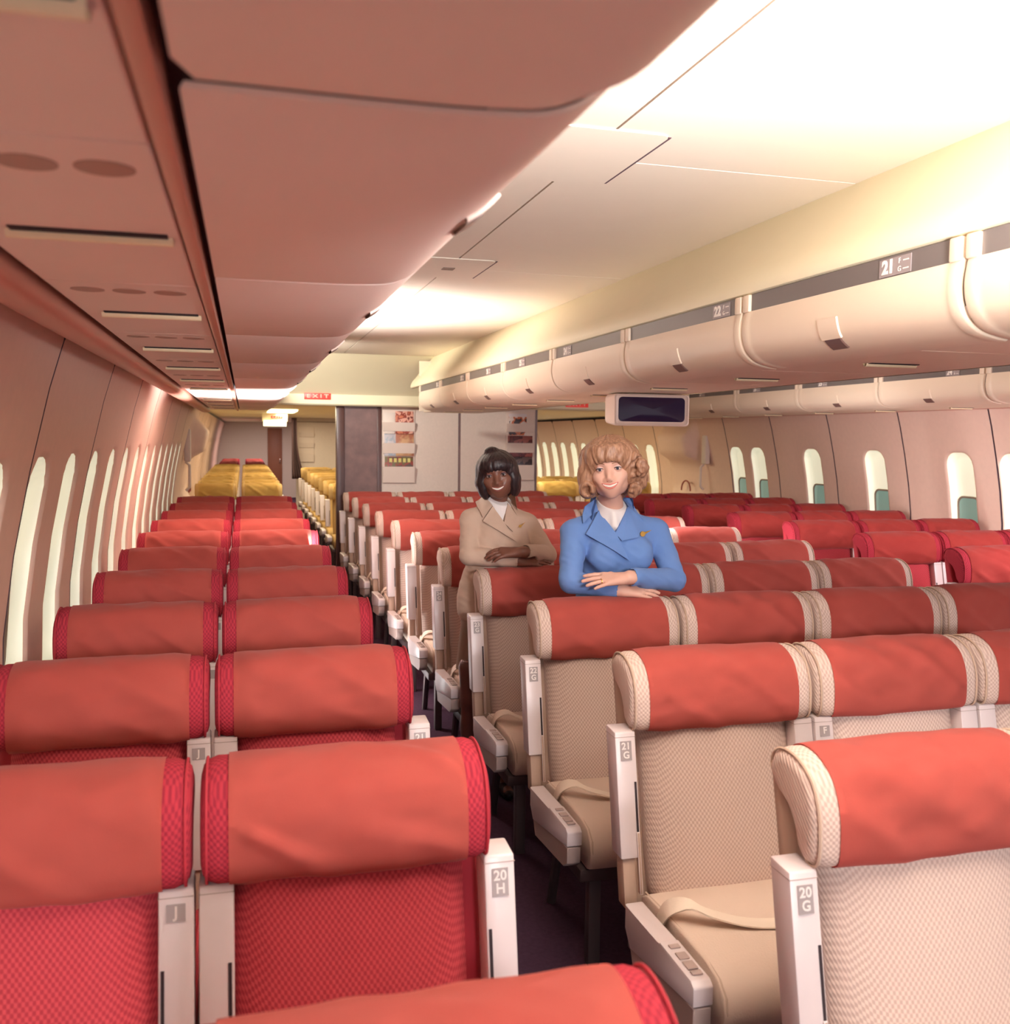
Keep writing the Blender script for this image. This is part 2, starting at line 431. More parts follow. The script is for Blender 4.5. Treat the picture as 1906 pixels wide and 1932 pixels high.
# ------------------------------------------------------------------ overhead bins
CB = smooth_poly([(1.702, 2.168), (1.694, 2.12), (1.697, 2.075), (1.715, 2.03), (1.755, 1.998), (1.81, 1.983), (1.846, 1.9785)], 4, False)
LB = smooth_poly([(-.045, 1.98), (.1, 1.98), (.2, 1.982), (.26, 1.99), (.305, 2.02), (.335, 2.07), (.345, 2.15), (.335, 2.26), (.29, 2.36), (.2, 2.40)], 4, False)
def rib_door(bm, prof, fx, y0, y1, rib=.045, h=.0028):
    """door skin with a raised rib at both ends; profile normal offset"""
    n = len(prof); nor = []
    for i in range(n):
        a = prof[max(0, i-1)]; b = prof[min(n-1, i+1)]; t = (b[0]-a[0], b[1]-a[1]); l = math.hypot(*t) or 1
        nor.append((t[1]/l, -t[0]/l))
    ctr = (sum(p[0] for p in prof)/n+.1, sum(p[1] for p in prof)/n+.1)
    def at(y, off):
        return [(fx(p[0]+q[0]*off), y, p[1]+q[1]*off) for p, q in zip(prof, nor)]
    st = [(y0, -.008), (y0+.004, h-.002), (y0+.010, h), (y0+rib-.008, h), (y0+rib, h*.5), (y0+rib+.006, 0)]
    st += [(y0+rib+.02, 0), (y1-rib-.02, 0)]
    st += [(y1-rib-.006, 0), (y1-rib, h*.5), (y1-rib+.008, h), (y1-.010, h), (y1-.004, h-.002), (y1, -.008)]
    loft(bm, [at(y, o) for y, o in st], closed=False, caps=False)
    return nor
def latch_bm(prof_fn, fx, yc, w, seq):
    """latch plate following the door skin: raised flap plus dark grip"""
    bm = BM(); loops = []
    for dy, off in ((-w/2, -.002), (-w/2+.004, .005), (w/2-.004, .005), (w/2, -.002)):
        loops.append([prof_fn(t, off, yc+dy) for t in seq])
    loft(bm, loops, closed=False, caps=False)
    return bm
def prof_sampler(prof, fx):
    n = len(prof)
    def fn(t, off, y):
        u = t*(n-1); i = min(n-2, int(u)); q = u-i
        a, b = prof[i], prof[i+1]; x = a[0]+(b[0]-a[0])*q; z = a[1]+(b[1]-a[1])*q
        tx, tz = b[0]-a[0], b[1]-a[1]; l = math.hypot(tx, tz) or 1
        sgn = prof_sampler.sgn
        return (fx(x+sgn*tz/l*off), y, z-sgn*tx/l*off)
    return fn
def bin_unit(fx, y0, y1, number, num_y, label, group, mirror, letters='', lat_y=None):
    t = thing('overhead_bin', label, 'overhead bin', (fx(1.75), (y0+y1)/2, 1.985), 0, group)
    off = Vector((-t.location.x, -t.location.y, -t.location.z))
    def part(name, bm, m, par=t, **k):
        if par is t: bmesh.ops.translate(bm, verts=bm.verts, vec=off)
        else: bmesh.ops.translate(bm, verts=bm.verts, vec=off)
        return obj(name, bm, m, par, **k)
    bm = BM(); nor = rib_door(bm, CB, fx, y0+.005, y1-.005)
    d = part('bin_door', bm, 'bin', angle=50)
    # ribs continue upwards beside the grey band
    for a, b in ((y0+.007, y0+.05), (y1-.05, y1-.007)):
        bm = BM(); vs = box(bm, 1.692, 1.73, a, b, 2.165, 2.226, .006)
        for v in vs: v.co.x = fx(v.co.x)
        part('bin_rib', bm, 'bin')
    bm = BM(); vs = box(bm, 1.704, 1.72, y0+.05, y1-.05, 2.166, 2.226)
    for v in vs: v.co.x = fx(v.co.x)
    band = part('number_strip', bm, 'band', smooth=False)
    # latch
    sg = 1
    prof_sampler.sgn = 1
    nsign = -1 if nor[5][0] < 0 else 1
    fn0 = prof_sampler(CB, fx)
    fn = lambda tt, o, y: fn0(tt, o*1.0, y)
    prof_sampler.sgn = 1
    yc = lat_y if lat_y else (y0+y1)/2+.02
    test = fn(.4, .01, yc); base = fn(.4, 0, yc)
    flip = 1 if (abs(test[0]-fx(2.2)) > abs(base[0]-fx(2.2))) else -1
    bm = latch_bm(lambda tt, o, y: fn0(tt, o*flip, y), fx, yc, .105, [.28, .34, .4, .46, .5])
    la = part('latch', bm, 'bin')
    bm = latch_bm(lambda tt, o, y: fn0(tt, (o+.001)*flip*.6, y), fx, yc, .085, [.5, .55, .6, .64])
    part('latch_grip', bm, 'latch', la)
    if number:
        bm = BM()
        R = Matrix(((0, 0, -1, 0), (-1, 0, 0, 0), (0, 1, 0, 0), (0, 0, 0, 1))) if not mirror else Matrix(((0, 0, 1, 0), (1, 0, 0, 0), (0, 1, 0, 0), (0, 0, 0, 1)))
        # plate and digits lie against the strip, facing the aisle
        xs = fx(1.7035)
        sgn = -1 if fx(1.6) < fx(1.7) else 1
        px = xs+sgn*.0005
        vs = box(bm, min(px, px+sgn*.002), max(px, px+sgn*.002), num_y-.075, num_y+.055, 2.171, 2.219, mi=1)
        tb = text_bm(number, .05, .0006, bold=.0022)
        add_bm(bm, tb, Matrix.Translation((px+sgn*.003, num_y+.018, 2.195)) @ R, 0)
        if letters:
            for k, ch in enumerate(letters):
                add_bm(bm, text_bm(ch, .02, .0005), Matrix.Translation((px+sgn*.003, num_y-.03, 2.206-.022*k)) @ R, 0)
                vs = box(bm, min(px, px+sgn*.003), max(px, px+sgn*.003), num_y-.066, num_y-.044, 2.204-.022*k, 2.207-.022*k, mi=0)
        part('row_number', bm, ['num', 'tag'], band, smooth=False)
    return t
cb = [-.165+1.0755*k for k in range(10)]
nums = {2: ('21', 2.26, 'FG'), 3: ('22', 3.235, 'FG'), 4: None}
cnum = {1: ('20', 1.2, 'FG'), 2: ('21', 2.26, 'FG'), 3: ('22', 3.235, 'FG'), 4: ('24', 4.98, 'FG'), 5: ('25', 5.86, 'FG'), 6: ('26', 6.72, 'FG'), 7: ('27', 7.58, 'FG'), 8: ('28', 8.45, 'FG')}
for k in range(1, 9):
    y0 = cb[k]; y1 = cb[k+1]
    n, ny, le = cnum[k]
    lab = ('ivory overhead bin over the middle seats marked %s' % n) if k in (2, 3) else 'ivory overhead bin over the middle seats, %s bin from the camera' % ORD[k-1]
    t = bin_unit(lambda x: x, y0, y1, n, min(max(ny, y0+.16), y1-.12), lab, 'middle overhead bins', False, le)
    if k == 3:   # this strip also carries the next row's number, at its far end
        pass
pb0 = [2.99+1.075*k for k in range(7)]
pnum = {1: ('23', 4.75), 2: ('24', 5.45), 3: ('25', 6.95), 4: ('26', 8.0), 5: ('27', 9.1), 6: ('28', 9.8)}
for k in range(1, 7):
    y0, y1 = pb0[k], pb0[k+1] if k < 6 else 10.4
    n, ny = pnum[k]
    bin_unit(lambda x: x+2.9, y0, y1, n, min(max(ny, y0+.16), y1-.12), 'ivory overhead bin above the right window seats, %s bin from the right edge' % ORD[k-1], 'right overhead bins', False, 'AB')
# bins over the left window seats, seen from below
lb = [-.15, .775, 1.69, 2.63, 3.64]+[3.64+.98*k for k in range(1, 8)]
for k in range(len(lb)-1):
    y0, y1 = lb[k], lb[k+1]
    t = thing('overhead_bin', 'pale pink overhead bin above the left seat pair, %s bin from the camera' % ORD[k], 'overhead bin', (.1, (y0+y1)/2, 1.98), 0, 'left overhead bins')
    off = -Vector(t.location)
    bm = BM(); dz = -.012 if k == 0 else 0
    n = len(LB); loops = []
    for yy, o in ((y0+.002, .006), (y0+.004, .001), (y0+.008, 0), (y1-.008 if k else y1-.09, 0), (y1-.004, .001 if k else .02), (y1-.002, .006 if k else .05)):
        cxn, czn = .15, 2.19
        loops.append([(p[0]+(cxn-p[0])*o*3, yy, p[1]+(czn-p[1])*o*4+dz) for p in LB])
    loft(bm, loops, closed=False, caps=False)
    bmesh.ops.translate(bm, verts=bm.verts, vec=off)
    obj('bin_door', bm, 'binl', t, angle=50)
    bm = BM(); box(bm, -.03, .2, y0+.0005, y1-.0005, 1.995, 2.39); bmesh.ops.translate(bm, verts=bm.verts, vec=off); obj('bin_leak_block', bm, 'dark', t, smooth=False)  # dark block added inside the bin to stop light leaking through the joints
    yl = [None, 1.24, 2.2, 3.19][k] if k < 4 else (y0+y1)/2+.05
    if yl:
        prof_sampler.sgn = 1; fn0 = prof_sampler(LB, lambda x: x)
        a, b_ = fn0(.45, .01, yl), fn0(.45, 0, yl); fl = 1 if a[2] < b_[2] else -1
        bm = latch_bm(lambda tt, o, y: fn0(tt, o*fl, y), None, yl, .10, [.36, .40, .44, .47])
        bmesh.ops.translate(bm, verts=bm.verts, vec=off)
        la = obj('latch', bm, 'binl', t)
        bm = latch_bm(lambda tt, o, y: fn0(tt, (o+.0015)*fl, y), None, yl, .075, [.36, .385, .41])
        bmesh.ops.translate(bm, verts=bm.verts, vec=off)
        obj('latch_grip', bm, 'latch', la)

# ------------------------------------------------------------------ service panels with reading-light slots
def service_panel(x0, x1, y0, y1, slots, label, group, mat='binl', discs=True, z=1.98):
    t = thing('service_panel', label, 'ceiling panel', ((x0+x1)/2, (y0+y1)/2, z), 0, group)
    off = -Vector(t.location)
    bm = BM(); box(bm, x0, x1, y0+.002, y1-.002, z, z+.015, .002, 1)
    bmesh.ops.translate(bm, verts=bm.verts, vec=off); p = obj('panel', bm, mat, t)
    for sx0, sx1, sy in slots:
        bm = BM()
        box(bm, sx0, sx1, sy-.022, sy, z-.0025, z+.001, .001, 1, mi=0)
        lp = smooth_poly([(sy-.002, z+.001), (sy, z-.006), (sy+.006, z-.011), (sy+.014, z-.006), (sy+.02, z+.001)], 3, False)
        extrude_profile(bm, [(q[0], q[1]) for q in lp], [sx0-.006, sx0+.004, sx1-.004, sx1+.006], lambda q, a: (a, q[0], q[1]), mi=1)
        bmesh.ops.translate(bm, verts=bm.verts, vec=off)
        obj('reading_light', bm, ['dark', 'lip'], t)
        if discs:
            for k in range(3):
                xc = sx0+.015+.071*k
                bm = BM(); bmesh.ops.create_circle(bm, cap_ends=True, radius=.029, segments=24, matrix=Matrix.Translation((xc, sy-.335, z-.001)))
                ext = bmesh.ops.extrude_face_region(bm, geom=list(bm.faces)); bmesh.ops.translate(bm, verts=[v for v in ext['geom'] if isinstance(v, bmesh.types.BMVert)], vec=(0, 0, .003))
                bmesh.ops.translate(bm, verts=bm.verts, vec=off)
                obj('air_vent', bm, 'vent', t)
MT['lip'] = plain('slot_lip', (250, 226, 186), .3, noise_amt=0)
MT['vent'] = plain('vent_disc', (182, 142, 124), .5)
for k in range(-1, 11):
    sy = 1.366+.86*k
    service_panel(-.33, -.08, sy-.43, sy+.43, [(-.287, -.095, sy if k >= 0 else .64)], 'pale pink ceiling panel with a slot light over the left seats, %s from the camera' % ORD[k+1], 'left service panels')
for k in range(-1, 9):
    sy = 2.755+.865*k
    if sy < .9: continue
    service_panel(1.853, 2.447, sy-.43, sy+.43, [(1.995, 2.18, sy)], 'flat ivory ceiling panel under the middle bins, %s from the camera' % ORD[k-(-1)-1 if k > -1 else 0], 'middle service panels', 'bin', False)
for k in range(0, 9):
    sy = 4.2+.865*k
    service_panel(4.748, 5.335, sy-.43, sy+.43, [(5.02, 5.2, sy)], 'ivory ceiling panel over the right window seats, %s from the right edge' % ORD[k], 'right service panels', 'bin', False)
# far face of the middle bins (seen only from the other aisle)
bm = BM(); extrude_profile(bm, [(4.3-p[0], p[1]) for p in CB], [.9, YE], lambda p, a: (p[0], a, p[1])); struct('trim_13', bm, 'bin')
bm = BM(); box(bm, 1.75, 2.55, YE-.1, YE-.08, 1.985, 2.5); struct('trim_14', bm, 'bin')

# access panels on the aisle ceiling
def access_panel(x0, x1, y0, y1, label, latch=None):
    t = thing('access_panel', label, 'ceiling panel', ((x0+x1)/2, (y0+y1)/2, 2.56), 0, None)
    off = -Vector(t.location); r = .03
    bm = BM(); vs = box(bm, x0, x1, y0, y1, 2.5555, 2.5595)
    es = [e for e in bm.edges if abs(e.verts[0].co.z-e.verts[1].co.z) > .003]
    bmesh.ops.bevel(bm, geom=es, offset=r, segments=5, affect='EDGES', profile=.5)
    bmesh.ops.translate(bm, verts=bm.verts, vec=off); obj('panel', bm, 'ceiling', t)
    bm = BM(); box(bm, x1+.001, x1+.009, y0+.02, y1-.02, 2.557, 2.5595); bmesh.ops.translate(bm, verts=bm.verts, vec=off); obj('edge_gap', bm, 'seam', t)
    if latch:
        bm = BM(); box(bm, latch[0]-.03, latch[0]+.03, latch[1]-.03, latch[1]+.03, 2.551, 2.5556, .002); bmesh.ops.translate(bm, verts=bm.verts, vec=off); obj('latch', bm, 'bezel', t)
access_panel(.82, 1.147, 2.49, 3.03, 'large rounded access panel in the white ceiling, nearer one')
access_panel(.82, 1.167, 4.46, 5.0, 'small-latched access panel farther along the white ceiling', (.985, 4.72))

# ------------------------------------------------------------------ bulkhead, sign, racks
BY = 10.75
bm = BM()
box(bm, 1.49, 2.375, BY, BY+.05, 0, 2.06); box(bm, 2.405, 3.3, BY, BY+.05, 0, 2.06)
box(bm, 2.375, 2.405, BY+.008, BY+.05, 0, 2.06, mi=1); box(bm, 3.3, 3.325, BY-.005, BY+.06, 0, 2.06, mi=1)
struct('wall_divider', bm, ['bulk', 'brown'], smooth=False)
bm = BM(); box(bm, 1.075, 1.44, BY-.004, BY+.05, 0, 2.06)
struct('trim_15', bm, 'brown', smooth=False)
bm = BM(); box(bm, .985, 1.075, BY-.03, BY+.08, 0, 2.06, .008); box(bm, 1.44, 1.49, BY-.015, BY+.06, 0, 2.06, .004)
struct('trim_16', bm, 'wood')
def exit_sign(x0, x1, z0, z1, y, label):
    t = thing('exit_sign', label, 'sign', ((x0+x1)/2, y, (z0+z1)/2))
    w_, h_ = x1-x0, z1-z0
    bm = BM(); box(bm, -w_/2, w_/2, -.012, 0, -h_/2, h_/2, .003); obj('sign_box', bm, 'signred', t)
    bm = BM(); add_bm(bm, text_bm('E X I T', h_*.78, .001, bold=.0015), Matrix.Translation((0, -.0135, 0)) @ Matrix.Rotation(PI/2, 4, 'X'))
    sx = (w_*.82)/(max(v.co.x for v in bm.verts)-min(v.co.x for v in bm.verts))
    for v in bm.verts: v.co.x *= sx
    obj('lettering', bm, plain('exit_letters', (250, 190, 170), .5), t)
exit_sign(.63, .915, 2.112, 2.182, 10.6, 'red EXIT sign on the header beam over the left aisle')
exit_sign(3.62, 3.9, 2.085, 2.15, 10.6, 'red EXIT sign partly hidden behind the hanging monitor')
def rack(x0, x1, z0, z1, y, label, mat='bulk2', npk=3, group='magazine racks', face=-1):
    t = thing('magazine_rack', label, 'magazine rack', ((x0+x1)/2, y, z0), 0, group)
    w_ = x1-x0; h_ = z1-z0
    bm = BM(); box(bm, -w_/2, w_/2, -.012, 0, 0, h_, .004); obj('back_plate', bm, mat, t)
    tops = [.30, .62, .90][:npk]; bots = [0, .40, .70]
    for a, b in zip(bots, tops):
        bm = BM()
        z_a, z_b = a*h_+.005, (b-.07)*h_
        pr = [(-.013, z_a), (-.03, z_a+.004), (-.05, z_b-.01), (-.052, z_b), (-.048, z_b), (-.046, z_b-.012), (-.026, z_a+.01), (-.013, z_a+.008)]
        extrude_profile(bm, pr, [-w_/2+.006, w_/2-.006], lambda p, q: (q, p[0], p[1]), closed=True, caps=True)
        for sgn in (-1, 1):
            xx = sgn*(w_/2-.008)
            bm.faces.new([bm.verts.new((xx, -.013, z_a)), bm.verts.new((xx, -.05, z_b)), bm.verts.new((xx, -.013, z_b))])
        obj('pocket', bm, mat, t, smooth=False)
    return t
MT['bulk2'] = plain('rack_cream', (228, 208, 196), .6, noise_amt=.03)
def mag_mat(name, cols, scale):
    m, nt, b = new_mat(name)
    tc = nt.nodes.new('ShaderNodeTexCoord'); n = nt.nodes.new('ShaderNodeTexNoise'); n.inputs['Scale'].default_value = scale; n.inputs['Detail'].default_value = 3
    nt.links.new(tc.outputs['Object'], n.inputs['Vector'])
    r = nt.nodes.new('ShaderNodeValToRGB'); r.color_ramp.interpolation = 'CONSTANT'
    r.color_ramp.elements[0].position = 0; r.color_ramp.elements[0].color = (*lin(cols[0]), 1)
    r.color_ramp.elements[1].position = .45; r.color_ramp.elements[1].color = (*lin(cols[1]), 1)
    for k, cc in enumerate(cols[2:]):
        e = r.color_ramp.elements.new(.52+.1*k); e.color = (*lin(cc), 1)
    nt.links.new(n.outputs['Fac'], r.inputs[0]); nt.links.new(r.outputs[0], b.inputs['Base Color']); b.inputs['Roughness'].default_value = .35
    return m
def magazine(x0, x1, z0, z1, y, mat, label, title=None, tcol='num'):
    w_, h_ = x1-x0, z1-z0
    t = thing('magazine', label, 'magazine', ((x0+x1)/2, y, z0))
    bm = BM(); box(bm, -w_/2, w_/2, -.006, 0, 0, h_, .0015); obj('cover_sheet', bm, mat, t)
    if title: title(t, w_, h_)
    t.rotation_euler = (math.radians(-3), 0, 0)
    return t
ra = rack(1.50, 1.87, 1.19, 2.02, BY, 'cream magazine rack on the bulkhead beside the brown panel')
rb = rack(2.94, 3.285, 1.22, 2.02, BY, 'cream magazine rack on the bulkhead behind the dark-haired woman')
def pale_panel(t, w_, h_):
    bm = BM(); box(bm, -w_*.46, w_*.46, -.0075, -.006, h_*.2, h_*.75); obj('cover_block', bm, plain('pale_yellow_block', (206, 190, 120), .5), t)
yy = BY-.02
magazine(1.52, 1.635, 1.75, 1.985, yy, plain('white_paper', (232, 216, 206), .5), 'plain white booklet in the top pocket of the left rack')
magazine(1.645, 1.85, 1.75, 2.005, yy-.004, mag_mat('red_brown_print', [(206, 120, 90), (150, 62, 50), (230, 170, 150), (120, 50, 44)], 14), 'red-brown picture magazine in the top pocket of the left rack')
magazine(1.52, 1.65, 1.5, 1.75, yy, mag_mat('pale_blue_print', [(206, 196, 200), (170, 178, 190), (196, 190, 196)], 10), 'pale blue-grey booklet in the middle pocket of the left rack')
magazine(1.65, 1.855, 1.5, 1.755, yy-.004, mag_mat('tan_print', [(206, 160, 120), (190, 140, 104), (176, 110, 84)], 9), 'tan magazine in the middle pocket of the left rack')
magazine(1.525, 1.85, 1.25, 1.492, yy, mag_mat('dark_green_print', [(92, 70, 60), (150, 60, 50), (110, 96, 60)], 12), 'dark magazine with pale yellow lettering in the lowest pocket of the left rack',
         lambda t, w_, h_: [(lambda b: (box(b, -w_*.34+k*w_*.16, -w_*.34+k*w_*.16+w_*.1, -.0076, -.006, h_*.74, h_*.93), obj('title_mark', b, plain('title_yellow', (214, 200, 120), .5), t)))(BM()) for k in range(5)])
magazine(2.975, 3.19, 1.75, 2.0, yy, mag_mat('black_orange_print', [(60, 40, 44), (200, 110, 70), (230, 214, 206), (40, 30, 34)], 9), 'black and orange picture magazine with white top in the right rack',
         lambda t, w_, h_: (lambda b: (box(b, -w_/2, w_/2, -.0076, -.006, h_*.86, h_), obj('title_band', b, plain('white_title', (226, 214, 214), .5), t)))(BM()))
magazine(2.965, 3.265, 1.5, 1.745, yy, mag_mat('maroon_print', [(110, 50, 52), (84, 36, 42), (150, 80, 74)], 12), 'maroon magazine in the middle pocket of the right rack')
magazine(2.965, 3.265, 1.27, 1.505, yy, mag_mat('black_print', [(66, 48, 52), (46, 34, 40), (100, 76, 74)], 12), 'blackish magazine in the lowest pocket of the right rack, behind the dark hair')

# aft divider far down the left aisle with its own rack
bm = BM(); box(bm, 1.0, 3.3, 19.65, 19.7, 0, 2.07); struct('wall_aft', bm, 'bulk', smooth=False)
rack(1.06, 1.36, 1.18, 1.9, 19.65, 'distant cream magazine rack seen through the left doorway', group='magazine racks')
bm = BM(); box(bm, 1.0, 3.3, 19.6, 19.64, 1.985, 2.0); struct('trim_17', bm, 'bezel', smooth=False)
# curtain tied at the aft divider
bm = BM(); loops = []
for i in range(13):
    z = 2.06-1.2*i/12
    x0 = .9; x1 = 1.0+.02*i/12+(.16*((i-4)/8)**2 if i > 4 else 0)
    loops.append([(x0+(x1-x0)*k/16 + (.0), 19.3+.03*math.sin(k*1.9), z) for k in range(17)])
loft(bm, loops, closed=False, caps=False)
cu = obj('curtain', bm, plain('dark_curtain', (92, 66, 66), .9)); so = cu.modifiers.new('thick', 'SOLIDIFY'); so.thickness = .012
tag(cu, 'dark curtain gathered at the far end of the left aisle', 'curtain')

# lamp boxes in the aft ceiling
for (x0, x1, y0, y1, z0, z1, lab) in ((.32, .70, 13.2, 14.4, 2.04, 2.068, 'bright flat ceiling lamp just behind the header beam over the left aisle'),
                                     (.30, .66, 15.9, 16.1, 1.865, 1.955, 'glowing lamp box facing forward farther down the left aisle')):
    t = thing('ceiling_lamp', lab, 'lamp', ((x0+x1)/2, (y0+y1)/2, z0))
    off = -Vector(t.location)
    bm = BM(); box(bm, x0, x1, y0, y1, z0, z1, .004); bmesh.ops.translate(bm, verts=bm.verts, vec=off); obj('diffuser', bm, 'lampbox', t)
    bm = BM(); box(bm, x0-.02, x1+.02, y0+.03, y1+.02, z1-.012, 2.07, .002); bmesh.ops.translate(bm, verts=bm.verts, vec=off); obj('housing', bm, 'cove', t)
exit_sign(.42, .6, 1.985, 2.03, 15.9, 'tiny red EXIT sign above the far lamp box')

# doors with slide bustles either side of the cross aisle
def cabin_door(name, side, yc):
    bm = BM(); n = 26
    G = []
    for i in range(n+1):
        row = []
        for j in range(n+1):
            u, v = i/n*2-1, j/n*2-1
            z = 1.0+v*.98; y = yc+u*.52
            def sm(t): t = max(0, min(1, t)); return t*t*(3-2*t)
            edge = sm((1-abs(u))/.16)*sm((1-abs(v))/.1)
            b = .02*edge
            up_ = sm((z-1.42)/.09)*sm((1.93-z)/.2)*sm((.96-abs(u))/.25)
            lo_ = sm((z-.35)/.1)*sm((1.05-z)/.12)*sm((.9-abs(u))/.2)
            b += .17*up_+.12*lo_
            row.append(bm.verts.new((CX+side*(float(wallx(z))-b), y, z)))
        G.append(row)
    for i in range(n):
        for j in range(n): bm.faces.new((G[i][j], G[i+1][j], G[i+1][j+1], G[i][j+1]))
    d = struct(name, bm, 'wall', angle=70)
    xw = lambda z: CX+side*(float(wallx(z))-.06)
    bm = BM(); box(bm, min(xw(1.6), xw(1.6)+side*.07), max(xw(1.6), xw(1.6)+side*.07), yc-.72, yc-.6, 1.42, 1.78, .02); obj('wall_phone_box', bm, 'bulk', d)
    bm = BM(); tube(bm, [(xw(1.25), yc-.56, 1.1), (xw(1.25)-side*.04, yc-.56, 1.14), (xw(1.25)-side*.04, yc-.56, 1.38), (xw(1.25), yc-.56, 1.42)], .016); obj('assist_handle', bm, 'bulk', d)
    bm = BM(); tube(bm, [(xw(1.2)-side*.02, yc-.1+.13*math.cos(a), 1.06+.13*math.sin(a)) for a in np.linspace(0, PI, 14)], .010); obj('door_handle', bm, plain('handle_maroon', (150, 66, 56), .5), d)
    return d
cabin_door('door_1', -1, 11.55); cabin_door('door_2', 1, 11.45)

# hanging monitor
t = thing('monitor', 'boxy off-white monitor with a dark screen hanging under the middle bins', 'monitor', (2.225, 5.0, 1.977))
bm = BM()
def ring(y, w_, z0, z1, r):
    pts = []
    for cx, cz, a0 in ((w_/2-r, z1-r, 0), (-w_/2+r, z1-r, PI/2), (-w_/2+r, z0+r, PI), (w_/2-r, z0+r, 1.5*PI)):
        for q in range(5):
            a = a0+q*PI/8; pts.append((cx+r*math.cos(a), y, cz+r*math.sin(a)))
    return pts
loft(bm, [ring(.2, .41, -.155, -.002, .02), ring(.17, .435, -.168, -.002, .025), ring(.02, .46, -.182, -.002, .02), ring(.0, .455, -.18, -.003, .02), ring(-.004, .44, -.172, -.008, .018), ring(.004, .42, -.163, -.014, .016)])
obj('housing', bm, plain('monitor_shell', (236, 212, 196), .4), t, angle=50)
bm = BM()
loops = []
for k, s in enumerate((1, .75, .5, .25, .02)):
    loops.append([(p[0]*s, .003-.012*(1-s*s), -.0885+(p[2]+.0885)*s) for p in ring(0, .405, -.157, -.02, .022)])
loft(bm, loops, caps=True)
obj('screen', bm, 'screen', t, angle=80)
bm = BM(); box(bm, -.12, .12, .05, .15, -.004, .001); obj('mount', bm, 'bin', t)
#@@SEATS
# ------------------------------------------------------------------ seats
MT['cover_seat'] = MT['beige_plain']
BOL = smooth_poly([(.05, 1.075), (.035, 1.105), (0, 1.118), (-.05, 1.112), (-.098, 1.083), (-.124, 1.03), (-.13, .975), (-.126, .935), (-.106, .92), (-.085, .928), (-.066, .975), (-.03, 1.02), (.03, 1.05)], 3)
BOL = [(p[0], p[1]) for p in BOL]
BC = (-.05, 1.02)
BW = .272                                             # half width of the headrest
def bolster(bm):
    xs = [-BW, -BW+.004, -BW+.014, -BW+.03, -.2, 0, .2, BW-.03, BW-.014, BW-.004, BW]
    sc = [.72, .86, .95, 1, 1, 1, 1, 1, .95, .86, .72]
    loft(bm, [[(x, BC[0]+(p[0]-BC[0])*s, BC[1]+(p[1]-BC[1])*s) for p in BOL] for x, s in zip(xs, sc)])
def cover_bm(seed, hw=.222, off=.0035, xoff=0):
    """loose cloth over the headrest: from the back, over the top, down the front"""
    bm = BM()
    n = len(BOL); i0 = 1
    path = [Vector((p[0], p[1])) for p in BOL]
    # outward normals
    ctr = Vector(BC); L = []
    seq = list(range(0, 26))
    tot = [0]
    for a, b in zip(seq, seq[1:]): tot.append(tot[-1]+(path[b % n]-path[a % n]).length)
    m = 44; nx = 30; G = []
    for j in range(m+1):
        d = tot[-1]*j/m
        k = max(i for i, t in enumerate(tot) if t <= d+1e-9); k = min(k, len(seq)-2)
        q = (d-tot[k])/(tot[k+1]-tot[k]); a, b = path[seq[k] % n], path[seq[k+1] % n]
        p = a.lerp(b, q); t = (b-a).normalized(); nr = Vector((t.y, -t.x))
        if nr.dot(p-ctr) < 0: nr = -nr
        row = []
        for i in range(nx+1):
            u = i/nx; x = xoff-hw+2*hw*u
            v = j/m
            e = min(u, 1-u)*2; edge = min(1, e*5)*min(1, (1-v)*4+.25)
            nz = noise.noise(Vector((x*4+seed*3.1+v*1.5, v*2.4+seed, seed*1.7)))
            f1 = abs(noise.noise(Vector((x*5.2-v*2.6+seed*9, v*1.2, seed*2.3))))
            h = off+edge*min(1, v*2.2)*(.008*(nz+.35)+.032*max(0, .28-f1)*1.3+.004*noise.noise(Vector((x*16+v*7, v*9, seed))))
            sag = .004*math.sin(u*7+seed)+.003*math.sin(u*15+seed*2)
            pp = p+nr*max(.002, h)
            zz = pp.y+(sag if j == m else 0)
            row.append(bm.verts.new((x, pp.x, zz)))
        G.append(row)
    for j in range(m):
        for i in range(nx):
            bm.faces.new((G[j][i], G[j][i+1], G[j+1][i+1], G[j+1][i]))
    # give the cloth an inside face and a hem
    g2 = bmesh.ops.solidify(bm, geom=list(bm.faces), thickness=.0018)
    return bm
def shear(vs, k=.24, z0=.5, y0=-.2):
    for v in vs: v.co.y += y0+(v.co.z-z0)*k
